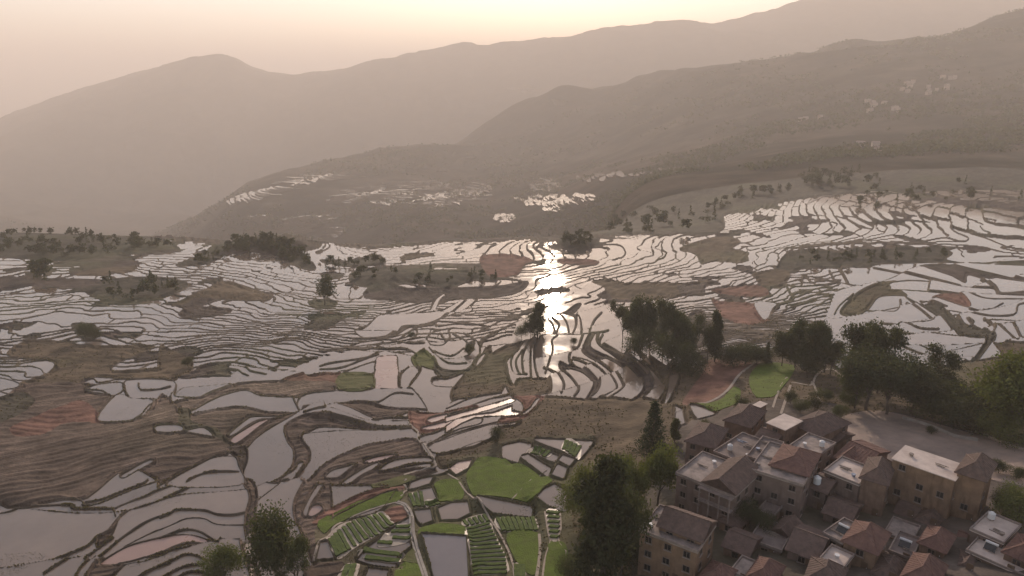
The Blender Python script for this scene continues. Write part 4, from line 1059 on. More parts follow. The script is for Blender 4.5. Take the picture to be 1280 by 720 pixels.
def house(label, L, Fp, Rp, z, floors=3, fh=2.7, wall='wall', top='flat', roofm='roof', slab='slab', uppers=(), group='village houses below the trees',
          parapet=True, deep=None, name='house', extra=0.0, wgap=3.0, seed=None, rh=1.7, skip=0.15, cat='house', veranda=False):
    fh *= 1.08; up = Vector((0, 0, 1)); a, f, r_ = on_plane(*L, z), on_plane(*Fp, z), on_plane(*Rp, z)
    U = (f-a); w = U.length; U.normalize(); V = Vector((-U.y, U.x, 0))
    d = (r_-f).dot(V)
    if d < 0: V = -V; d = -d
    z = z*ZS
    d = max(d, 3.5)
    if deep: d = deep
    seed = seed if seed is not None else int(L[0]*7+L[1])
    cx = a+U*w/2+V*d/2
    g = float(H0(np.array(cx.x), np.array(cx.y)))
    zb = min(g, z-floors*fh-extra)-1.5
    root = empty(name, (cx.x, cx.y, g)); tag(root, label, cat, group)
    T = Vector((-cx.x, -cx.y, -g))
    a = a+T; base = a.copy(); 
    bd = MB(); bd.box(Vector((a.x, a.y, zb-g)), U*w, V*d, up*(z-zb)); bd.build('wall', M[wall], root)
    F_ = max(1, floors)
    wins(root, a+U*0.0, U, -V, up, F_, fh, w, seed=seed, gap=wgap, skip=skip)
    wins(root, a+U*w, V, U, up, F_, fh, d, seed=seed+1, gap=wgap*1.15, skip=skip+.1)
    wins(root, a+U*w+V*d, -U, V, up, max(1, F_-1), fh, w, seed=seed+2, gap=wgap*1.6, skip=.3)
    wins(root, a+V*d, -V, -U, up, max(1, F_-1), fh, d, seed=seed+3, gap=wgap*1.6, skip=.3)
    dr = MB(); dz = max(zb+1.5, g-0.2)-g
    dc = a+U*(w*0.62); dc.z = dz
    dr.box(dc, U*1.1, -V*0.08, up*2.05); D = dr.build('door', M['door'], root)
    h_ = MB(); h_.box(dc+U*0.9-V*0.08+up*1.0, U*0.08, -V*0.07, up*0.14); h_.build('handle', M['tank'], D)
    if top == 'flat':
        sl = MB(); sl.box(a-U*0.25-V*0.25+up*0.003, U*(w+.5), V*(d+.5), up*0.18); sl.build('roof_slab', M[slab], root)
        if parapet:
            for (o, e1, e2) in ((a-U*.24-V*.24, U*(w+.48), V*.2), (a-U*.24+V*(d+.04), U*(w+.48), V*.2), (a-U*.24-V*.04, U*.2, V*(d+.08)), (a+U*(w+.04)-V*.04, U*.2, V*(d+.08))):
                pm = MB(); pm.box(o+up*0.183, e1, e2, up*0.42); pm.build('parapet', M['trim'], root)
    else:
        add_roof(root, a+up*0.02, U, V, w, d, top, rh, M[roofm])
        if top.startswith('gable'):
            gb = MB()
            if top == 'gableU':
                for o in (a+U*.02, a+U*(w-.22)): gb.prism([o, o+V*d, o+V*d/2+up*(rh*.93)], [o+U*.2, o+V*d+U*.2, o+V*d/2+up*(rh*.93)+U*.2])
            else:
                for o in (a+V*.02, a+V*(d-.22)): gb.prism([o, o+U*w, o+U*w/2+up*(rh*.93)], [o+V*.2, o+U*w+V*.2, o+U*w/2+up*(rh*.93)+V*.2])
            gb.build('gable', M[wall], root)
    for (u0, u1, v0, v1, hh, kind, rm, rhh) in uppers:
        o = a+U*(w*u0)+V*(d*v0)+up*0.19; uw, ud = w*(u1-u0), d*(v1-v0)
        b2 = MB(); b2.box(o, U*uw, V*ud, up*hh); b2.build('upper_room', M[wall], root)
        wins(root, o+up*hh, U, -V, up, 1, fh, uw, seed=seed+9, gap=3.2, hei=0.9, top=0.6)
        if kind == 'flat':
            s2 = MB(); s2.box(o-U*.3-V*.3+up*hh, U*(uw+.6), V*(ud+.6), up*.15); s2.build('roof_slab', M[rm], root)
        else: add_roof(root, o+up*hh, U, V, uw, ud, kind, rhh, M[rm], ov=0.45)
    if veranda:
        vb = MB(); k = 0
        for i in range(4):
            vb.box(a+U*(w*0.45+i*w*0.17)-V*1.3+up*(-fh*2), U*.22, V*.22, up*(fh*2))
        vb.box(a+U*(w*0.43)-V*1.35-up*0.18, U*(w*0.57), V*1.3, up*0.15); vb.box(a+U*(w*0.43)-V*1.35-up*(fh+0.1), U*(w*0.57), V*1.3, up*0.15)
        vb.box(a+U*(w*0.43)-V*1.35-up*(fh-0.8), U*(w*0.57), V*.08, up*0.08)
        vb.build('veranda', M['trim'], root)
    return root, a-T, U, V, w, d

HS = {}
HS['A'] = house('brown corner house with pale terrace round a grey gabled roof, lower left of village', (800,664), (871,691), (898,660), -69, 3, wall='wall3',
                uppers=((.26, 1.0, .22, .98, 1.0, 'gableU', 'roof', 2.0),), wgap=3.4)
HS['B'] = house('house with worn pale terrace, dark gable and pillared veranda behind the brown corner house', (846,593), (918,622), (945,592), -69, 3, wall='wall2', slab='slab',
                uppers=((.48, 1.0, .0, 1.0, 0.7, 'gableV', 'roof', 2.2),), veranda=True, seed=5)
HS['C'] = house('tall grey walled house in the middle of the village with an orange lit roof', (938,588), (1003,608), (1034,575), -68, 4, wall='wall2',
                uppers=((.30, 1.0, .25, 1.0, 0.6, 'hip', 'redroof', 1.8),), seed=8, wgap=2.7)
HS['D'] = house('low house with a sunlit cream terrace left of the slender tower house', (1031,590), (1073,607), (1086,586), -70, 2, wall='wall2', slab='slabw', seed=3)
HS['D2'] = house('slender brown tower house with a dark hipped roof left of the long yellowish hall', (1077,597), (1108,606), (1119,582), -68.5, 4, wall='wall', top='hip', rh=2.2, seed=4, skip=.5)
HS['E'] = house('long high ochre hall with a bright sunlit flat roof beside the square', (1116,574), (1193,601), (1204,582), -66.5, 4, wall='wall3', slab='slabw', seed=6, skip=.55, parapet=False)
HS['E2'] = house('tallest ochre tower house, dark hipped roof, at the right end of the long hall', (1197,590), (1231,601), (1247,581), -65.5, 5, wall='wall3', top='hip', rh=2.4, seed=7, skip=.6)
HS['G'] = house('house with a red hipped roof in front of the slender tower house', (1055,676), (1095,692), (1112,668), -70, 2, wall='wall3', top='hip', roofm='redroof', rh=2.3, seed=2)
HS['G2'] = house('small house with two pale grey roof sheets left of the red hipped roof', (1030,668), (1053,680), (1064,655), -71, 2, wall='wall2', slab='slab', seed=21)
HS['G3'] = house('low house with a pinkish terrace at the bottom edge left of the red hipped roof', (1026,700), (1052,712), (1062,694), -71.5, 2, wall='wall', slab='slabw', seed=22)
HS['H'] = house('house with a red hipped roof at the bottom edge below the long hall', (1128,722), (1166,738), (1186,710), -71, 2, wall='wall2', top='hip', roofm='redroof', rh=2.4, seed=23)
HS['I'] = house('small house with an orange red hipped roof tucked under the long hall', (1150,678), (1180,690), (1196,672), -71.5, 2, wall='wall', top='hip', roofm='redroof', rh=1.8, seed=24)
HS['J1'] = house('white walled house with cream flat roofs at the right edge', (1214,663), (1253,680), (1264,654), -70.5, 2, wall='wall2', slab='slabw', seed=25)
HS['J2'] = house('house with a red hipped roof cut by the right edge of the picture', (1256,690), (1290,705), (1300,680), -70, 2, wall='wall', top='hip', roofm='redroof', rh=2.0, seed=26)
HS['J3'] = house('long low house with a broad white edged terrace in the bottom right corner', (1209,690), (1290,726), (1303,704), -71.5, 2, wall='wall', slab='slabw', seed=27)
HS['K1'] = house('reddish house with a dark hipped roof at the top of the village beside the fields', (906,525), (938,534), (957,514), -74.5, 2, wall='wall', top='hip', rh=2.0, seed=28)
HS['K2'] = house('dark roofed house nearest the small white paddies', (858,551), (893,560), (913,538), -72.5, 2, wall='wall2', top='hip', rh=2.0, seed=29)
HS['L'] = house('small house under a square white sheet roof', (959,529), (981,538), (1000,526), -70.5, 2, wall='wall', slab='slabw', parapet=False, seed=30)
HS['M'] = house('wide house with a dark hipped roof behind the square white roof', (988,529), (1024,545), (1042,521), -71.5, 3, wall='wall', top='hip', rh=2.2, seed=31)
HS['N'] = house('house with a pale sloping terrace right of the cluttered roofs', (986,560), (1019,573), (1036,553), -70.5, 2, wall='wall2', slab='slab', seed=32)
HS['O'] = house('low house with a cluttered grey terrace in the heart of the village', (893,566), (934,583), (962,556), -72, 2, wall='wall2', slab='slabd', seed=33)
HS['O2'] = house('house with a cluttered terrace of timber and tubs', (934,572), (960,580), (982,556), -71, 2, wall='wall2', slab='slabd', seed=34)
HS['R'] = house('house with a plain dark gabled roof low in the middle of the village', (985,686), (1020,700), (1045,672), -72, 2, wall='wall2', top='gableU', rh=1.9, seed=35)
HS['S'] = house('house with a dark red hipped roof at the bottom edge', (1008,724), (1048,738), (1066,715), -71.5, 2, wall='wall', top='hip', roofm='roof', rh=2.2, seed=36)
HS['U'] = house('low house with a dim grey terrace under the tall grey house', (938,676), (976,690), (992,664), -73.5, 1, wall='wall2', slab='slabd', seed=37)
HS['Q'] = house('small house with a pinkish hipped roof at the bottom edge, by the corner house', (876,722), (902,734), (914,712), -72, 2, wall='wall', top='hip', roofm='redroof', rh=1.5, seed=38)
HS['Q2'] = house('small round shouldered house with an orange roof at the bottom edge', (934,722), (962,734), (976,708), -72, 2, wall='wall3', top='hip', roofm='redroof', rh=1.8, seed=39)
HS['Q3'] = house('tiny house with a pale roof beside the orange roofed one', (914,716), (932,724), (942,704), -72.5, 2, wall='wall2', slab='slab', seed=40)
HS['V'] = house('long shed with a rusty red tiled roof beside the square', (1050,566), (1082,580), (1100,560), -73.5, 1, wall='wall', top='gableU', roofm='redroof', rh=1.4, seed=41)
HS['V2'] = house('small shed with a broken red roof left of the rusty red shed', (1040,574), (1058,581), (1070,566), -73.5, 1, wall='wall2', top='gableV', roofm='redroof', rh=1.2, seed=42)
HS['W'] = house('little house with a pale gable end beside the green field', (934,511), (942,514), (949,502), -77.2, 1, wall='wall', slab='slabw', parapet=False, seed=43)
HS['X'] = house('dim house wedged between the tower house and the red hipped roof', (1112,690), (1138,700), (1150,676), -73, 2, wall='wall2', slab='slabd', seed=44)
HS['X2'] = house('narrow house with a grey tin roof between the cream terrace and the tall grey house', (1012,608), (1032,616), (1046,598), -71.5, 2, wall='wall2', top='gableU', rh=1.2, seed=45)
HS['X3'] = house('shadowed house with a dark gabled roof in the lane below the cream terrace', (1030,640), (1062,652), (1080,632), -73.5, 1, wall='wall2', top='gableU', rh=1.5, seed=46)

HS['Y1'] = house('low dark roofed house beside the pillared veranda lane', (905,682), (935,694), (950,672), -73, 2, wall='wall', top='gableU', rh=1.5, seed=50)
HS['Y2'] = house('small brown house behind the red hipped roofs at the bottom', (1092,716), (1122,728), (1136,706), -72.5, 2, wall='wall', top='hip', rh=1.7, seed=51)
HS['Y3'] = house('dark hipped roof house right of the bottom red roof', (1188,712), (1216,724), (1228,700), -73, 2, wall='wall3', top='hip', rh=1.7, seed=52)
HS['Y4'] = house('brown flat topped house between the solar heater terrace and the small red roof', (1106,668), (1138,680), (1148,660), -74, 1, wall='wall', slab='slab', seed=53)
HS['Y5'] = house('thin brown house filling the gap right of the veranda house', (948,640), (966,647), (978,628), -73.5, 1, wall='wall', slab='slabd', seed=54)
HS['Y6'] = house('low shed with pinkish roof at the foot of the tallest tower house', (1196,678), (1214,685), (1222,670), -74, 1, wall='wall', top='gableU', roofm='redroof', rh=1.1, seed=55)
HS['Y7'] = house('brown house with a dark gabled roof between the top hipped roofs', (944,548), (966,556), (976,540), -73, 2, wall='wall', top='gableU', rh=1.4, seed=56)

HS['Z1'] = house('dark shed roof at the foot of the long hall, left part', (1120,640), (1142,648), (1152,630), -75, 1, wall='wall', top='gableU', rh=1.2, seed=60)
HS['Z2'] = house('dark hipped roof at the foot of the long hall, middle', (1146,650), (1172,660), (1182,640), -74.5, 1, wall='wall', top='hip', rh=1.5, seed=61)
HS['Z3'] = house('brown terrace house squeezed left of the red hipped roof at the bottom', (1066,700), (1090,712), (1100,690), -74, 1, wall='wall', slab='slabd', seed=62)
HS['Z4'] = house('brown house with dark roof in the lane under the veranda house', (900,650), (922,660), (936,642), -74, 1, wall='wall', top='hip', rh=1.3, seed=63)
HS['Z5'] = house('narrow brown house between the grey terrace and the plain gabled roof', (968,662), (986,670), (998,654), -73, 1, wall='wall', top='gableV', rh=1.2, seed=64)
HS['Z6'] = house('reddish house with a small terrace just right of the top hipped roof', (956,545), (972,551), (982,538), -73, 2, wall='wall', slab='slab', seed=65)
HS['Z7'] = house('brown house behind the wide dark hipped roof next to the square', (1026,545), (1044,553), (1054,538), -74, 1, wall='wall', top='gableU', rh=1.2, seed=66)
HS['Z8'] = house('house with a brown pitched roof above the right hand white edged terrace', (1252,655), (1278,664), (1290,644), -73.5, 1, wall='wall', top='gableU', rh=1.3, seed=67)

# things standing on the terraces
def roof_point(key, fu, fv, dz=0.185):
    root, a, U, V, w, d = HS[key]; return a+U*(w*fu)+V*(d*fv)+Vector((0, 0, dz)), U, V
def water_tank(key, fu, fv, label, s=1.0):
    p, U, V = roof_point(key, fu, fv); r = empty('water_tank', tuple(p)); tag(r, label, 'water tank', 'water tanks on the roofs')
    b = MB(); b.cone((0, 0, .32), .62*s, .62*s, 1.1*s, 14); b.cone((0, 0, .32+1.1*s), .62*s, .25*s, .28*s, 14); b.build('barrel', M['tank'], r)
    for i in range(4):
        l = MB(); l.box(Vector((math.cos(i*math.pi/2+.7)*.42*s-.05, math.sin(i*math.pi/2+.7)*.42*s-.05, 0)), Vector((.1, 0, 0)), Vector((0, .1, 0)), Vector((0, 0, .34))); l.build('leg', M['frame'], r)
def heater(key, fu, fv, label):
    p, U, V = roof_point(key, fu, fv); r = empty('solar_heater', tuple(p)); tag(r, label, 'solar water heater', 'solar water heaters on the roofs')
    up = Vector((0, 0, 1))
    b = MB(); b.cone(U*-1.0+up*1.15, .24, .24, 2.0, 12, U); b.build('tank', M['tank'], r)
    b = MB(); b.box(U*-.9-V*1.3+up*.22, U*1.8, V*1.25+up*.85, up*.06); b.build('collector', M['pane'], r)
    for s in (-.9, .85):
        l = MB(); l.box(U*s+V*-.05, U*.06, V*.06, up*1.1); l.build('leg', M['frame'], r)
        l = MB(); l.box(U*s-V*1.25, U*.06, V*.06, up*.24); l.build('leg', M['frame'], r)
def pile(key, fu, fv, label, n=7, s=1.0, m='clutter', nm='timber_pile', cat='timber pile'):
    p, U, V = roof_point(key, fu, fv); b = MB(); r = random.Random(int(fu*100+fv*10+n))
    for i in range(n):
        L_ = r.uniform(1.2, 2.6)*s; q = V*(r.uniform(-.6, .6)*s)+U*r.uniform(-.5, .5)-U*L_/2+Vector((0, 0, .1*(i % 4)))
        b.box(q, U*L_+V*r.uniform(-.3, .3), V*.14, Vector((0, 0, .11)))
    o = b.build(nm, M[m]); o.location = p; tag(o, label, cat, 'things stored on the roof terraces')
def tub(key, fu, fv, label, m='tank'):
    p, U, V = roof_point(key, fu, fv); b = MB(); b.cone((0, 0, 0), .32, .45, .5, 10); b.cone((0, 0, .5), .47, .47, .06, 10); o = b.build('tub', M[m]); o.location = p
    tag(o, label, 'tub', 'things stored on the roof terraces')
water_tank('X2', .25, .2, 'big white water tank above the narrow house beside the tall grey house', 1.25)
water_tank('O', .25, .25, 'small white water tank on the cluttered grey terrace')
water_tank('N', .8, .6, 'pale water tank on the sloping terrace')
water_tank('J1', .2, .75, 'pale water tank on the cream roof at the right edge')
heater('X', .5, .5, 'bluish white solar heater on the dim terrace beneath the tall tower house')
heater('G2', .5, .5, 'solar heater on the pale grey roof left of the red hipped roof')
heater('J3', .25, .6, 'solar heater on the white edged terrace in the corner')
pile('O2', .5, .4, 'loose heap of poles on the cluttered terrace of the timber house', 12, 1.1)
pile('O2', .35, .75, 'second heap of poles at the back of the same cluttered terrace', 9)
pile('O', .55, .6, 'boards lying in the middle of the grey cluttered terrace', 9)
pile('B', .2, .55, 'few boards on the pale worn terrace', 4)
pile('E', .7, .5, 'short boards on the long sunlit roof', 4, .8)
pile('D', .35, .5, 'boards on the cream terrace beside the tower house', 6)
pile('J3', .6, .5, 'boards lying on the white edged corner terrace', 7)
pile('A', .12, .6, 'boards on the pale terrace of the brown corner house', 4)
for (k, u, v, l) in (('O', .75, .3, 'metal tub at the right of the grey cluttered terrace'), ('O2', .75, .25, 'tub beside the poles on the timber terrace'), ('A', .1, .25, 'tub at the front corner of the brown corner house terrace'),
                     ('N', .3, .4, 'tub on the pale sloping terrace'), ('G3', .5, .5, 'tub on the pinkish bottom terrace'), ('B', .3, .8, 'tub at the back of the pale worn terrace')): tub(k, u, v, l)
pile('C', .12, .5, 'stacked boards on the front strip of the tall grey house terrace', 6)
pile('G2', .3, .3, 'boards on the pale grey sheets left of the red hipped roof', 5)
pile('U', .5, .5, 'boards on the dim terrace under the tall grey house', 6)
pile('J1', .6, .35, 'boards on the cream roof at the right edge', 5, .8)
pile('X', .75, .3, 'boards beside the bluish white heater', 4, .8)
pile('O', .2, .7, 'blue tarpaulin covered poles at the back of the grey cluttered terrace', 5, .9, 'blue')
for (k, u, v, l, m_) in (('C', .08, .2, 'tub on the front strip of the tall grey house', 'slab'), ('D', .7, .3, 'tub on the cream terrace beside the tower house', 'blue'), ('E', .2, .5, 'tub at the left part of the long sunlit roof', 'clutter'),
                     ('J1', .8, .3, 'tub on the cream roof at the right edge', 'clutter'), ('O2', .2, .4, 'blue tub on the timber terrace', 'blue'), ('U', .2, .6, 'tub on the dim terrace under the tall grey house', 'slab')): tub(k, u, v, l, m_)
# ------------------------------------------------------------------ trees
def leaf_mat(name, c, c2):
    m = mat(name, c, rough=0.8, scale=0.35, color2=c2, spec=0.15, rand=0.25)
    n, l = nodes_of(m); p = n['Principled BSDF']
    tr = n.new('ShaderNodeBsdfTranslucent'); tr.inputs['Color'].default_value = (c[0]*1.6, c[1]*1.7, c[2]*0.8, 1)
    ms = n.new('ShaderNodeMixShader'); ms.inputs['Fac'].default_value = 0.25
    l.new(p.outputs['BSDF'], ms.inputs[1]); l.new(tr.outputs['BSDF'], ms.inputs[2]); l.new(ms.outputs['Shader'], n['Material Output'].inputs['Surface'])
    return m
M['leaf'] = leaf_mat('broad_leaves', (0.072, 0.078, 0.032), (0.038, 0.043, 0.020))
M['leafd'] = leaf_mat('dark_leaves', (0.052, 0.056, 0.028), (0.028, 0.032, 0.017))
M['leafy'] = leaf_mat('yellow_green_leaves', (0.105, 0.115, 0.034), (0.055, 0.062, 0.022))
M['needle'] = leaf_mat('fir_needles', (0.032, 0.045, 0.024), (0.020, 0.028, 0.015))
M['bark'] = mat('bark', (0.11, 0.085, 0.065), rough=0.95, scale=1.5, color2=(0.06, 0.047, 0.038), bump=0.05, bscale=6)

def crown_mesh(name, kind, n_clump, n_leaf, size, seed):
    """unit crown: about 1 tall from z=0.12 to 1, made of many leaf faces gathered in clumps"""
    r = np.random.RandomState(seed); C = []
    rw = {'round': .42, 'wide': .55, 'tall': .24, 'loose': .40, 'bush': .55}.get(kind, .3)
    lobes = [(r.uniform(-.5, .5)*rw, r.uniform(-.5, .5)*rw, r.uniform(.42, .82), r.uniform(.35, .62)*rw) for _ in range(9 if kind != 'tall' else 8)]
    if kind == 'tall': lobes = [(r.uniform(-.3, .3)*rw, r.uniform(-.3, .3)*rw, .18+.10*i+r.uniform(-.03, .03), rw*(0.75-0.05*i)*r.uniform(.8, 1.15)) for i in range(8)]
    if kind == 'bush': lobes = [(r.uniform(-.6, .6)*rw, r.uniform(-.6, .6)*rw, r.uniform(.25, .7), r.uniform(.4, .6)*rw) for _ in range(8)]
    if kind == 'loose': lobes = [(r.uniform(-.85, .85)*rw, r.uniform(-.85, .85)*rw, r.uniform(.30, .88), r.uniform(.22, .40)*rw) for _ in range(11)]
    for _ in range(n_clump):
        if kind == 'fir':
            h = r.rand()**1.4; R_ = .21*(1-h)**0.85*(0.75+0.25*math.sin(h*40+r.rand()))+.01; a = r.rand()*6.283; q = R_*(r.rand()**.35)
            C.append((q*math.cos(a), q*math.sin(a), .08+.92*h, .045*(1-h*.6)))
        else:
            L = lobes[r.randint(len(lobes))]; v = r.normal(size=3); v /= np.linalg.norm(v); q = L[3]*(r.rand()**.28)
            C.append((L[0]+v[0]*q, L[1]+v[1]*q, L[2]+v[2]*q*.85, .055*rw/.4))
    C = np.array(C)
    n = n_clump*n_leaf; ce = np.repeat(C, n_leaf, 0)
    pos = ce[:, :3]+r.normal(size=(n, 3))*ce[:, 3:4]*np.array([1, 1, .7])
    a = r.normal(size=(n, 3)); a /= np.linalg.norm(a, axis=1)[:, None]; b = np.cross(a, r.normal(size=(n, 3))); b /= np.linalg.norm(b, axis=1)[:, None]
    s = size*r.uniform(.6, 1.4, (n, 1))
    q = np.stack([pos-a*s, pos+b*s*.55, pos+a*s, pos-b*s*.55], 1).reshape(-1, 3)
    return raw_mesh(name, q, np.arange(len(q)).reshape(-1, 4)), lobes
def trunk_mesh(name, kind, seed, lobes):
    r = random.Random(seed); b = MB(); z = 0; p = Vector((0, 0, -.04)); rad = .022 if kind != 'fir' else .016
    top = .86 if kind in ('fir', 'tall') else .55; n = 5; pts = [p]
    for i in range(n): pts.append(Vector((r.uniform(-.012, .012)*(i+1), r.uniform(-.012, .012)*(i+1), top*(i+1)/n)))
    for i in range(n):
        ax = pts[i+1]-pts[i]; b.cone(pts[i], rad*(1-i/n*.75), rad*(1-(i+1)/n*.75), ax.length*1.02, 7, ax)
    for (x, y, zz, rr) in lobes:
        st = pts[min(n-1, 2+(r.random() < .6))]; ax = Vector((x, y, zz))-st
        if ax.length > .05: b.cone(st, rad*.42, rad*.12, ax.length, 5, ax)
    return b.mesh(name)
PROTO = {}
def proto(kind, var, lod):
    key = (kind, var, lod)
    if key not in PROTO:
        nc, nl, sz = {0: (300, 26, .018), 1: (110, 14, .032), 2: (34, 8, .075)}[lod]
        if kind == 'fir': nc, nl, sz = {0: (420, 12, .014), 1: (150, 7, .026), 2: (36, 4, .06)}[lod]
        c, lob = crown_mesh('crown', kind, nc, nl, sz, hash_(kind)+var*7+1)
        t = trunk_mesh('trunk', kind, var, lob if kind != 'fir' else [])
        t.materials.append(M['bark']); PROTO[key] = (c, t, {})
    return PROTO[key]
def hash_(s): return sum(ord(ch)*(i+3) for i, ch in enumerate(s)) % 1000
def crown_of(kind, var, lod, mk):
    c, t, d = proto(kind, var, lod)
    if mk not in d:
        c2 = c.copy(); c2.materials.clear(); c2.materials.append(M[mk]); d[mk] = c2
    return d[mk], t
TN = {'fir': ('fir_tree', 'fir tree'), 'bush': ('shrub', 'shrub')}
def tree_at(loc, hgt, kind, mk, label, group, lod=0, var=0, wide=1.0, rz=0.0):
    c, t = crown_of(kind, var, lod, mk); nm, cat = TN.get(kind, ('broadleaf_tree', 'tree'))
    if lod == 2:
        o = bpy.data.objects.new(nm, c); COL.objects.link(o); o.location = loc
        o.scale = (hgt*wide, hgt*wide, hgt); o.rotation_euler = (0, 0, rz); tag(o, label, cat, group); return o
    r = empty(nm, loc, rz); r.scale = (hgt*wide, hgt*wide, hgt); tag(r, label, cat, group)
    a = bpy.data.objects.new('trunk', t); COL.objects.link(a); a.parent = r
    b = bpy.data.objects.new('crown', c); COL.objects.link(b); b.parent = r
    return r
def tree(px, pb, pt, kind='round', mk='leaf', label='', group='trees round the village', wide=1.0, var=0, lod=0):
    """tree whose foot is seen at (px, pb) and whose top reaches picture height pt"""
    p = onp([px], [pb])[0]; t, s = ray(px, pt); hgt = s*p[1]-p[2]
    return tree_at(tuple(p), max(hgt, .5), kind, mk, label, group, lod, var, wide, (px*1.7) % 6.28)
V_ = 'trees round the village'
tree(283, 735, 684, 'round', 'leafy', 'round dark green tree at the bottom edge left of the pale footpath', V_, 1.05, 1)
tree(348, 742, 636, 'round', 'leaf', 'taller loose tree at the bottom edge right of the pale footpath', V_, .78, 2)
tree(372, 745, 668, 'loose', 'leaf', 'thin leafy tree at the bottom edge behind the taller one', V_, .6, 3)
tree(752, 738, 572, 'tall', 'leafd', 'tall dark tree on the brown slope edge left of the brown corner house', V_, 1.0, 4)
tree(775, 730, 590, 'loose', 'leafd', 'dense dark tree touching the brown corner house', V_, .5, 5)
tree(738, 690, 582, 'loose', 'leafy', 'lighter green tree on the outer left of the dark group', V_, .45, 6)
tree(766, 655, 570, 'loose', 'leafy', 'yellow green crown at the top of the dark group', V_, .62, 7)
tree(792, 650, 578, 'loose', 'leafy', 'mid green tree between the yellow green crown and the tall bright tree', V_, .6, 8)
tree(822, 632, 545, 'round', 'leafy', 'bright topped tree directly left of the pale worn terrace', V_, .70, 9)
tree(815, 570, 503, 'fir', 'needle', 'dark pointed fir above the bright topped tree', V_, 1.35, 1)
tree(786, 700, 632, 'bush', 'leafd', 'dark shrub against the wall of the brown corner house', V_, .9, 2)
tree(730, 655, 600, 'bush', 'leafy', 'olive shrub on the brown slope', V_, .9, 3)
tree(720, 720, 685, 'bush', 'leaf', 'low shrub at the bottom of the brown slope', V_, .9, 4)
tree(672, 421, 376, 'tall', 'leafd', 'lone tall narrow tree standing among the flooded terraces below the sun glint', 'single trees on the terraces', .95, 3)
tree(663, 421, 393, 'loose', 'leafd', 'shorter companion at the foot of the lone tall tree', 'single trees on the terraces', .7, 5)
tree(652, 421, 403, 'bush', 'leafd', 'dark shrub left of the lone tall tree', 'single trees on the terraces', .9, 5)
tree(717, 430, 421, 'bush', 'leafd', 'small round shrub on the bund right of the lone tall tree', 'single trees on the terraces', 1, 6)
tree(406, 382, 343, 'round', 'leafd', 'big dark tree standing by itself left of the long bright paddy', 'single trees on the terraces', .95, 6, 1)
tree(235, 458, 446, 'bush', 'leafd', 'small dark shrub beside the olive bank on the left', 'single trees on the terraces', 1, 7)
tree(108, 425, 402, 'bush', 'leafd', 'dark thicket among the small paddies on the left', 'single trees on the terraces', 1.1, 8)
tree(622, 552, 532, 'bush', 'leafd', 'shrub at the end of the big pale strip above the bright green field', 'single trees on the terraces', .8, 1)
tree(586, 443, 428, 'bush', 'leafd', 'dark shrub inside the curl of narrow terraces', 'single trees on the terraces', .8, 2)
tree(514, 424, 414, 'bush', 'leafd', 'little shrub below the long bright paddy', 'single trees on the terraces', .9, 3)
tree(843, 553, 522, 'tall', 'leaf', 'slim shrub beside the small white paddies', V_, 1.0, 4)
tree(882, 545, 522, 'bush', 'leaf', 'shrub between the small white paddies', V_, .6, 5)
A_ = 'trees along the edge above the village'
k = 0
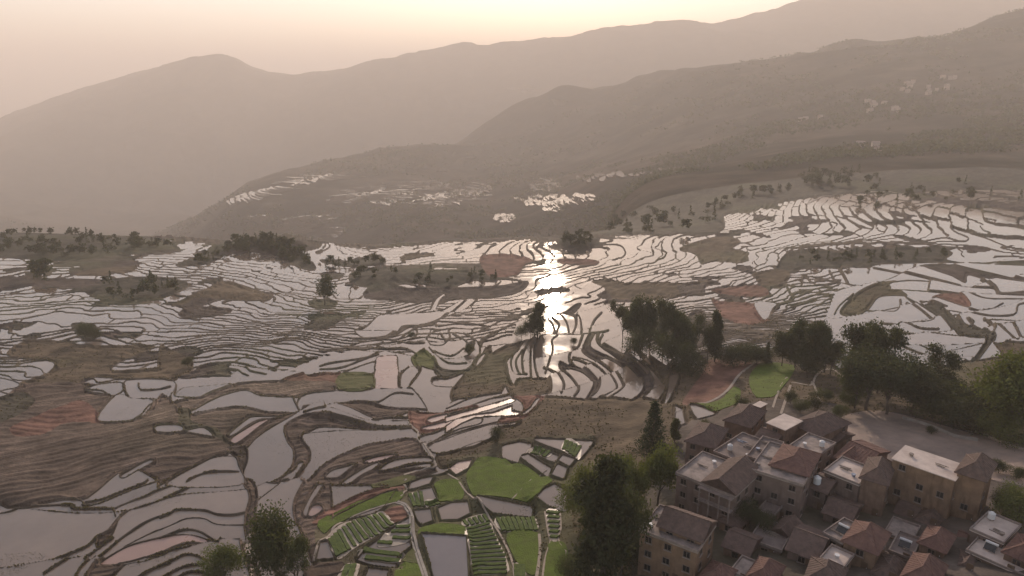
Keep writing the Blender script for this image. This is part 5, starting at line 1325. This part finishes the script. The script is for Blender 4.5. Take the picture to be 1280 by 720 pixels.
for (x, b, t_, w, kd, mk, lb) in [(778,428,374,.55,'loose','leafd','open crowned tree at the left end of the big dark grove'),
    (793,438,372,.62,'loose','leafd','tree with dark dense crown second from the left of the grove'), (812,436,370,.62,'round','leafd','highest crown in the left half of the big dark grove'),
    (828,444,374,.65,'loose','leafd','broad crown in the middle of the big dark grove'), (846,446,382,.65,'round','leafd','broad crown right of the middle of the big dark grove'),
    (862,450,392,.7,'loose','leafd','lower crown at the right end of the big dark grove'), (800,455,405,.8,'bush','leafd','undergrowth at the lower left of the big dark grove'),
    (835,462,412,.9,'bush','leafd','undergrowth at the lower middle of the big dark grove'), (862,470,425,.8,'bush','leafd','undergrowth at the lower right of the big dark grove'),
    (893,452,386,.50,'tall','leafd','separate tall bottle shaped tree right of the big dark grove'), (884,452,408,.6,'round','leafd','small tree leaning on the bottle shaped tree'),
    (915,455,427,1.1,'bush','leafd','low round tree at the start of the hedge row'), (932,455,424,1.1,'bush','leafd','round tree in the low hedge row above the green field'),
    (946,455,428,1.1,'bush','leafd','round tree at the right of the low hedge row'), (958,455,428,.9,'fir','needle','small pointed conifer in the hedge row'),
    (977,458,416,.62,'round','leafd','upright dark tree right of the small conifer'), (993,460,425,.8,'round','leafd','rounded tree second right of the small conifer'),
    (1004,462,398,.62,'loose','leafd','feathery tree with gaps of light rising over the row'), (1018,464,396,.62,'loose','leafd','tallest feathery tree in the row left of the large oak'),
    (1030,466,404,.6,'loose','leafd','feathery tree beside the tallest one on its right'), (1038,468,425,.7,'round','leafd','compact dark tree at the right end of the feathery row'),
    (1012,466,430,.8,'bush','leafd','undergrowth below the feathery trees'),
    (1078,490,396,.55,'loose','leafd','high open crown of the largest tree group by the square'), (1096,492,402,.55,'loose','leafd','second high open crown of the largest tree group'),
    (1082,512,440,1.0,'round','leafd','massive dark crown at the left end of the square'), (1108,518,446,.95,'round','leafd','massive dark crown second from the left of the square'),
    (1138,520,458,1.0,'round','leafd','massive dark crown behind the middle of the square'), (1068,510,462,.8,'round','leaf','smaller brownish tree at the lower left of the massive crowns'),
    (1172,500,436,.8,'loose','leafd','open tree poking above the hedge behind the square'), (1165,524,480,1.1,'bush','leaf','hedge tree behind the square nearest the massive crowns'),
    (1188,528,474,1.1,'bush','leafd','hedge tree with dark crown behind the square'), (1212,534,476,1.1,'bush','leaf','hedge tree behind the right half of the square'),
    (1236,540,478,1.1,'bush','leafd','hedge tree next to the yellow green one'), (1250,500,449,.8,'fir','needle','small dark conifer standing against the last big paddy'),
    (1262,548,456,.95,'round','leafy','tall yellow green tree at the right edge'), (1284,556,446,.9,'round','leafy','yellow green tree cut by the right edge'),
    (1248,552,508,1.0,'bush','leafy','yellow green shrub below the tall yellow green tree'), (1300,520,440,.9,'round','leaf','tree just past the right edge')]:
    k += 1; tree(x, b, t_-(4 if kd == 'round' else 0), kd, mk, lb, A_, w*(0.95 if x < 885 else 1.15), k)
for (x, b, t_, w, kd, mk, lb) in [(1268,660,606,.8,'bush','leafy','green shrub above the cream roofs at the right edge'), (1252,640,612,.8,'bush','leaf','darker shrub left of the green one above the cream roofs'),
    (1248,592,574,1.2,'bush','leafd','dark clipped shrub beside the tallest tower house'), (1270,598,580,1.0,'bush','leaf','shrub near the right edge beyond the tower house'),
    (936,660,625,.9,'bush','leafd','dark shrub in the lane below the tall grey house'), (955,668,640,.9,'bush','leafd','second dark shrub in the lane below the tall grey house'), (1000,516,498,1.0,'bush','leaf','garden shrub behind the square white roof'),
    (1018,512,492,1.0,'bush','leafd','garden shrub above the wide dark roof'), (1050,522,505,1.0,'bush','leaf','shrub at the top corner of the square'), (1030,500,484,1.0,'bush','leaf','shrub inside the fenced garden'),
    (926,514,494,.8,'bush','leafd','dark shrub by the yellow green verge'), (988,505,488,.8,'bush','leafd','dark shrub between the two pale garden paths'), (1062,508,488,1.0,'bush','leaf','shrub under the massive crowns'),
    (1164,543,533,1.2,'bush','leafd','clipped shrub on the square')]:
    k += 1; tree(x, b, t_, kd, mk, lb, 'shrubs in and around the village', w, k)

# woods on the hillocks and beyond: far trees share a few simple crowns
def wood(poly, n, h0, h1, label, group, mk='leafd', kinds=('round', 'round', 'bush', 'fir'), seed=1, lod=2):
    r = random.Random(seed); P = np.array(poly, float); x0, y0 = P.min(0); x1, y1 = P.max(0); m_ = 0; tries = 0
    pts = []
    while m_ < n and tries < n*40:
        tries += 1; x = r.uniform(x0, x1); y = r.uniform(y0, y1); c = False
        for i in range(len(P)):
            a, b = P[i], P[(i+1) % len(P)]
            if (a[1] > y) != (b[1] > y) and x < (b[0]-a[0])*(y-a[1])/(b[1]-a[1])+a[0]: c = not c
        if c: pts.append((x, y)); m_ += 1
    if not pts: return
    w = np.stack(hit([p[0] for p in pts], [p[1] for p in pts]), 1)
    for (x, y), (qx, qy) in zip(w, pts):
        z = float(ground_z(x, y)) if y < 995 else float(H(np.array(x), np.array(y)))-1.5
        kd = kinds[r.randrange(len(kinds))]; hh = r.uniform(h0, h1)*(0.55 if kd == 'bush' else 1)
        nm, cat = TN.get(kd, ('broadleaf_tree', 'tree'))
        f_ = (qx-x0)/(x1-x0); wh = 'left end' if f_ < .2 else 'left half' if f_ < .5 else 'right half' if f_ < .8 else 'right end'
        lb = label.replace('tree', {'fir': 'pointed fir', 'bush': 'shrub', 'round': 'round tree'}[kd], 1)+', '+wh
        tree_at((x, y, z-.2), hh, kd, mk, lb, group, lod, r.randrange(3), r.uniform(.8, 1.2), r.uniform(0, 6.28))
wood([(285,312),(300,303),(330,297),(362,306),(392,330),(370,330),(335,318),(300,318)], 95, 6, 11, 'dark tree on the humped hillock left of the valley gap', 'wood on the humped hillock', seed=2)
wood([(225,335),(250,322),(285,312),(290,320),(250,332)], 18, 5, 9, 'dark tree on the low tail of the humped hillock', 'wood on the tail of the hillock', seed=3)
wood([(0,300),(30,290),(70,292),(130,296),(190,303),(215,312),(150,318),(60,322),(0,322)], 90, 6, 10, 'dim tree in the wood on the far left rise', 'wood on the far left rise', seed=4)
wood([(20,350),(60,352),(64,344),(24,342)], 6, 12, 16, 'dark tree in the clump under the far left rise', 'clump under the far left rise', seed=5)
wood([(130,352),(180,348),(230,353),(225,364),(175,376),(140,378)], 22, 5, 9, 'dark tree on the shaded bank left of centre', 'trees on the shaded left bank', seed=6)
wood([(703,309),(745,309),(742,296),(706,296)], 26, 6, 9, 'dark tree in the clump beyond the sun glint', 'clump beyond the sun glint', seed=7)
wood([(755,292),(765,272),(810,262),(850,256),(895,262),(900,284),(870,292),(810,294)], 38, 9, 15, 'dim tree in the hazy wood at the rim of the valley', 'hazy wood at the valley rim', seed=8)
wood([(880,258),(910,244),(985,238),(985,244),(930,252),(905,262)], 24, 8, 14, 'dim tree in the hazy wood above the bright rim terraces', 'hazy wood above the rim terraces', seed=9)
wood([(985,330),(1000,316),(1060,320),(1110,318),(1180,318),(1190,324),(1140,326),(1060,334)], 30, 4, 8, 'dark tree on the long bank between the right hand paddies', 'trees on the long right bank', seed=10)
wood([(430,355),(450,340),(520,338),(600,342),(635,348),(600,360),(500,358)], 24, 4, 8, 'dark tree on the bare ridge left of the sun glint', 'trees on the bare ridge', seed=11)
wood([(1060,262),(1280,255),(1280,225),(1100,232)], 26, 7, 12, 'single dim tree on the dry fields at the upper right', 'trees on the dry upper right fields', seed=12)
wood([(1000,240),(1100,232),(1100,212),(1000,218)], 40, 10, 18, 'hazy tree on the slope above the dry right hand fields', 'hazy trees on the right slope', seed=13)
wood([(400,332),(425,330),(480,325),(480,330),(430,336)], 14, 7, 10, 'dark tree on the rim right of the humped hillock', 'trees on the rim right of the hillock', seed=14)

# the forest of the far slopes, nobody could count it
def far_forest(n, seed):
    r = np.random.RandomState(seed)
    y = np.exp(r.uniform(math.log(1150), math.log(3600), n)); t = r.uniform(-.9, .9, n); x = t*y
    keep = fbm(x, y, 240, 3, 91)+0.5*fbm(x, y, 70, 2, 92) > 0.05; x, y = x[keep], y[keep]
    z = H(x, y)-1.5; m_ = len(x); k_ = 6
    c = np.repeat(np.stack([x, y, z], 1), k_, 0)+r.normal(size=(m_*k_, 3))*np.array([3.5, 3.5, 2.0])+np.array([0, 0, 4.5]); nn = len(c)
    a = r.normal(size=(nn, 3)); a /= np.linalg.norm(a, axis=1)[:, None]; b = np.cross(a, r.normal(size=(nn, 3))); b /= np.linalg.norm(b, axis=1)[:, None]
    s = r.uniform(2.0, 4.2, (nn, 1)); q = np.stack([c-a*s, c+b*s*.8, c+a*s, c-b*s*.8], 1).reshape(-1, 3)
    return raw_mesh('mountain_forest', q, np.arange(len(q)).reshape(-1, 4))
tag(link('mountain_forest', far_forest(26000, 3), M['leafd']), kind='stuff')
# ------------------------------------------------------------------ flooded terraces on the far side of the valley
def far_pools(poly, n, seed, lw=(16, 60), dep=(4, 9), mk='water'):
    """level strips of water stepped into the far slope, each with a low bank"""
    r = random.Random(seed); P = np.array(poly, float); x0, y0 = P.min(0); x1, y1 = P.max(0); pts = []; tr = 0
    n = int(n*2.4)
    while len(pts) < n and tr < n*60:
        tr += 1; x = r.uniform(x0, x1); y = r.uniform(y0, y1); c = False
        for i in range(len(P)):
            a, b = P[i], P[(i+1) % len(P)]
            if (a[1] > y) != (b[1] > y) and x < (b[0]-a[0])*(y-a[1])/(b[1]-a[1])+a[0]: c = not c
        if c: pts.append((x, y))
    w = np.stack(hit([p[0] for p in pts], [p[1] for p in pts]), 1); W = MB(); B = MB()
    for (cx, cy_) in w:
        if cy_ < 1350: continue
        e = 8.0; g = np.array([float(H(np.array(cx+e), np.array(cy_))-H(np.array(cx-e), np.array(cy_)))/(2*e), float(H(np.array(cx), np.array(cy_+e))-H(np.array(cx), np.array(cy_-e)))/(2*e)])
        sl = np.hypot(*g)+1e-6; up_ = g/sl; al = np.array([-up_[1], up_[0]])
        L = r.uniform(*lw)*2.4; D = r.uniform(*dep)*3.0; m = 9; a_, b_ = [], []
        zc = float(H(np.array(cx), np.array(cy_)))+2.0
        ph = r.uniform(0, 6)
        for k in range(m):
            s = (k/(m-1)-.5)*L; off = 4*math.sin(s/30+ph); wd = D*(0.25+0.75*math.sin(math.pi*(k+.5)/m))
            p = np.array([cx, cy_])+al*s+up_*off
            # follow the contour: shift up or down slope until the land has the level of the pool
            for _ in range(2):
                hz = float(H(np.array(p[0]), np.array(p[1]))); p = p+up_*np.clip((zc-2-hz)/max(sl, .05), -25, 25)
            a_.append((p[0]-up_[0]*wd*.5, p[1]-up_[1]*wd*.5, zc)); b_.append((p[0]+up_[0]*wd*.5, p[1]+up_[1]*wd*.5, zc))
        W.add(a_+b_, [(k, k+1, m+k+1, m+k) for k in range(m-1)])
        lo = [(p[0], p[1], p[2]-wd_) for p, wd_ in zip(a_, [D*sl*0.9+2.0]*m)]; hi = [(p[0], p[1], p[2]+.35) for p in a_]
        B.add(lo+hi, [(k, k+1, m+k+1, m+k) for k in range(m-1)])
    if not W.v: return
    tag(W.build('far_paddy_water', M[mk]), kind='structure'); tag(B.build('far_terrace_bank', M['far2']), kind='structure')
M['far2'] = mat('far_terrace_bank', (0.10, 0.085, 0.062), rough=1, scale=.05, spec=0)
for i, (poly, n, lw) in enumerate([
    ([(282,251),(300,245),(350,232),(358,236),(310,250),(290,256)], 16, (20, 60)), ([(360,226),(380,219),(440,217),(442,222),(400,226),(368,230)], 16, (25, 70)),
    ([(415,252),(440,236),(470,232),(480,240),(470,250),(430,256)], 26, (15, 45)), ([(495,228),(560,228),(565,233),(540,238),(500,234)], 22, (25, 70)),
    ([(520,250),(560,240),(600,230),(620,234),(600,246),(540,258)], 30, (20, 60)), ([(460,248),(500,236),(520,238),(500,252),(470,258)], 18, (15, 45)),
    ([(355,290),(370,272),(385,270),(412,275),(385,286),(362,298)], 22, (15, 45)), ([(320,272),(335,268),(338,272),(324,278)], 8, (15, 30)), ([(322,296),(345,285),(350,290),(330,300)], 8, (15, 30)),
    ([(410,290),(425,282),(430,286),(418,296)], 6, (12, 25)), ([(660,234),(670,224),(695,224),(705,232),(690,238),(665,238)], 22, (18, 45)),
    ([(648,250),(665,244),(700,246),(742,244),(742,252),(700,256),(660,258)], 34, (18, 45)), ([(618,272),(640,270),(640,276),(620,277)], 6, (20, 50)), ([(680,262),(700,258),(702,264),(684,266)], 6, (15, 30)),
    ([(455,182),(480,180),(482,186),(458,187)], 6, (25, 60)), ([(515,210),(535,204),(530,208),(518,213)], 5, (20, 40)), ([(548,214),(585,196),(588,200),(555,214)], 9, (20, 40)),
    ([(630,110),(655,106),(690,108),(668,118),(640,116)], 7, (20, 50)), ([(690,124),(705,126),(700,132),(692,130)], 4, (20, 40)), ([(840,260),(905,258),(940,258),(900,264),(850,266)], 8, (20, 50)),
    ([(720,222),(800,214),(860,208),(860,213),(790,220),(725,228)], 10, (20, 50))]): far_pools(poly, n, 40+i, lw)
# hazy hamlets on the right hand slope
M['farwall'] = mat('far_house_wall', (0.42, 0.33, 0.28), rough=.9, scale=.2)
M['farroof'] = mat('far_house_roof', (0.30, 0.22, 0.19), rough=.9, scale=.2)
def hamlet(poly, n, seed, label, group):
    r = random.Random(seed); P = np.array(poly, float); x0, y0 = P.min(0); x1, y1 = P.max(0); k = 0
    while k < n:
        px, py = r.uniform(x0, x1), r.uniform(y0, y1); x, y = hit([px], [py]); x, y = float(x[0]), float(y[0]); z = float(H(np.array(x), np.array(y)))-3
        root = empty('far_house', (x, y, z), r.uniform(-.6, .6)); tag(root, label, 'house', group); w, d, h = r.uniform(9, 16), r.uniform(8, 11), r.uniform(8, 12)
        b = MB(); b.box(Vector((-w/2, -d/2, 0)), Vector((w, 0, 0)), Vector((0, d, 0)), Vector((0, 0, h))); b.build('wall', M['farwall'], root)
        mb, _ = roof_shape(Vector((-w/2, -d/2, h+.02)), Vector((1, 0, 0)), Vector((0, 1, 0)), w, d, 'gableU', 2.5); mb.build('roof', M['farroof'], root)
        for f in range(2):
            for c in range(3):
                p = MB(); p.box(Vector((-w/2+w*(c+.5)/3-.6, -d/2-.06, 1.5+f*3.2)), Vector((1.2, 0, 0)), Vector((0, .1, 0)), Vector((0, 0, 1.4))); p.build('window', M['pane'], root)
        k += 1
hamlet([(1125,118),(1195,98)], 16, 1, 'small pale house in the hazy hamlet high on the right hand slope', 'hazy hamlet on the upper right slope')
hamlet([(1065,140),(1125,125)], 9, 2, 'small pale house scattered below and left of the high right hamlet', 'houses left of the high right hamlet')
hamlet([(1000,152),(1030,145)], 3, 3, 'single pale farm on the hazy slope left of the hamlets', 'farms on the hazy slope')
hamlet([(1070,190),(1100,182)], 4, 4, 'pale farmhouse above the dry fields on the right', 'farms above the dry fields')
# ------------------------------------------------------------------ grass, weeds and stubble, more than anyone could count
M['tuft'] = leaf_mat('dry_bank_grass', (0.135, 0.108, 0.060), (0.085, 0.078, 0.040))
M['scrub'] = leaf_mat('slope_scrub', (0.110, 0.092, 0.050), (0.070, 0.064, 0.034))
M['stub'] = leaf_mat('rice_stubble', (0.12, 0.095, 0.065), (0.08, 0.075, 0.04))
def tufts(name, mask, n, h0, h1, w, m, seed):
    r = np.random.RandomState(seed); idx = np.nonzero(mask.ravel())[0]
    if len(idx) == 0: return
    wt = 1.0/(GY.ravel()[idx]); idx = r.choice(idx, min(n, len(idx)*3), p=None if True else wt)
    x = GX.ravel()[idx]; y = GY.ravel()[idx]; x = x+r.uniform(-.5, .5, len(x))*y*DT; y = y+r.uniform(-.5, .5, len(y))*y*y*DS
    z = ground_z(x, y)-.05; k = len(x); h = r.uniform(h0, h1, k)**1.0; P = []
    for t in range(3):
        a = r.uniform(0, 6.28, k); dx, dy = np.cos(a)*w*h, np.sin(a)*w*h; lx, ly = r.uniform(-.4, .4, k)*h, r.uniform(-.4, .4, k)*h
        b0 = np.stack([x-dx, y-dy, z], 1); b1 = np.stack([x+dx, y+dy, z], 1); t1 = np.stack([x+dx*.6+lx, y+dy*.6+ly, z+h], 1); t0 = np.stack([x-dx*.7+lx, y-dy*.7+ly, z+h*.8], 1)
        P.append(np.stack([b0, b1, t1, t0], 1).reshape(-1, 3))
    P = np.concatenate(P); tag(link(name, raw_mesh(name, P, np.arange(len(P)).reshape(-1, 4)), M[m]), kind='stuff')
bank = near & ~m_pool & (E < 0.1) & (CLS != ord('v')) & (CLS != ord('s'))
tufts('bank_grass', bank & (GY < 330) & (fbm(GX, GY, 9, 2, 201) > 0.0), 30000, .10, .34, .6, 'tuft', 1)
dryland = DRY & ~near & ((CLS == ord('o')) | (CLS == ord('d')) | (CLS == ord('k')))
tufts('slope_scrub', dryland & (GY < 420) & (fbm(GX, GY, 30, 3, 202) > -0.6), 7000, .10, .38, .8, 'scrub', 2)
tufts('garden_weeds', (CLS == ord('s')) & (GY < 330) & (fbm(GX, GY, 6, 2, 203) > -0.3), 4000, .08, .26, .6, 'scrub', 3)
tufts('rice_stubble', m_pool & (E > 1.5) & (CLS == 0) & (GY < 300) & (fbm(GX, GY, 17, 3, 204) > 0.5), 9000, .06, .16, .5, 'stub', 4)
# ------------------------------------------------------------------ haze
bm = bmesh.new(); bmesh.ops.create_cube(bm, size=1.0)
assert max(v.co.z for v in bpy.data.objects['valley_and_mountains'].data.vertices) < 1320
X0, X1, Y0, Y1, Z0, Z1 = -31000, 31000, -1500, 46000, -1000, 1330
for v in bm.verts: v.co = Vector(((X0+X1)/2+v.co.x*(X1-X0), (Y0+Y1)/2+v.co.y*(Y1-Y0), (Z0+Z1)/2+v.co.z*(Z1-Z0)))
me = bpy.data.meshes.new('haze'); bm.to_mesh(me); bm.free()
hm = bpy.data.materials.new('haze'); hm.use_nodes = True; hn = hm.node_tree.nodes
for n_ in list(hn):
    if n_.type == 'BSDF_PRINCIPLED': hn.remove(n_)
pv = hn.new('ShaderNodeVolumePrincipled'); pv.inputs['Color'].default_value = (0.975, 0.877, 0.81, 1)
pv.inputs['Density'].default_value = 0.00018; pv.inputs['Anisotropy'].default_value = 0.12
hm.node_tree.links.new(pv.outputs['Volume'], hn['Material Output'].inputs['Volume'])
tag(link('haze', me, hm), kind='stuff')
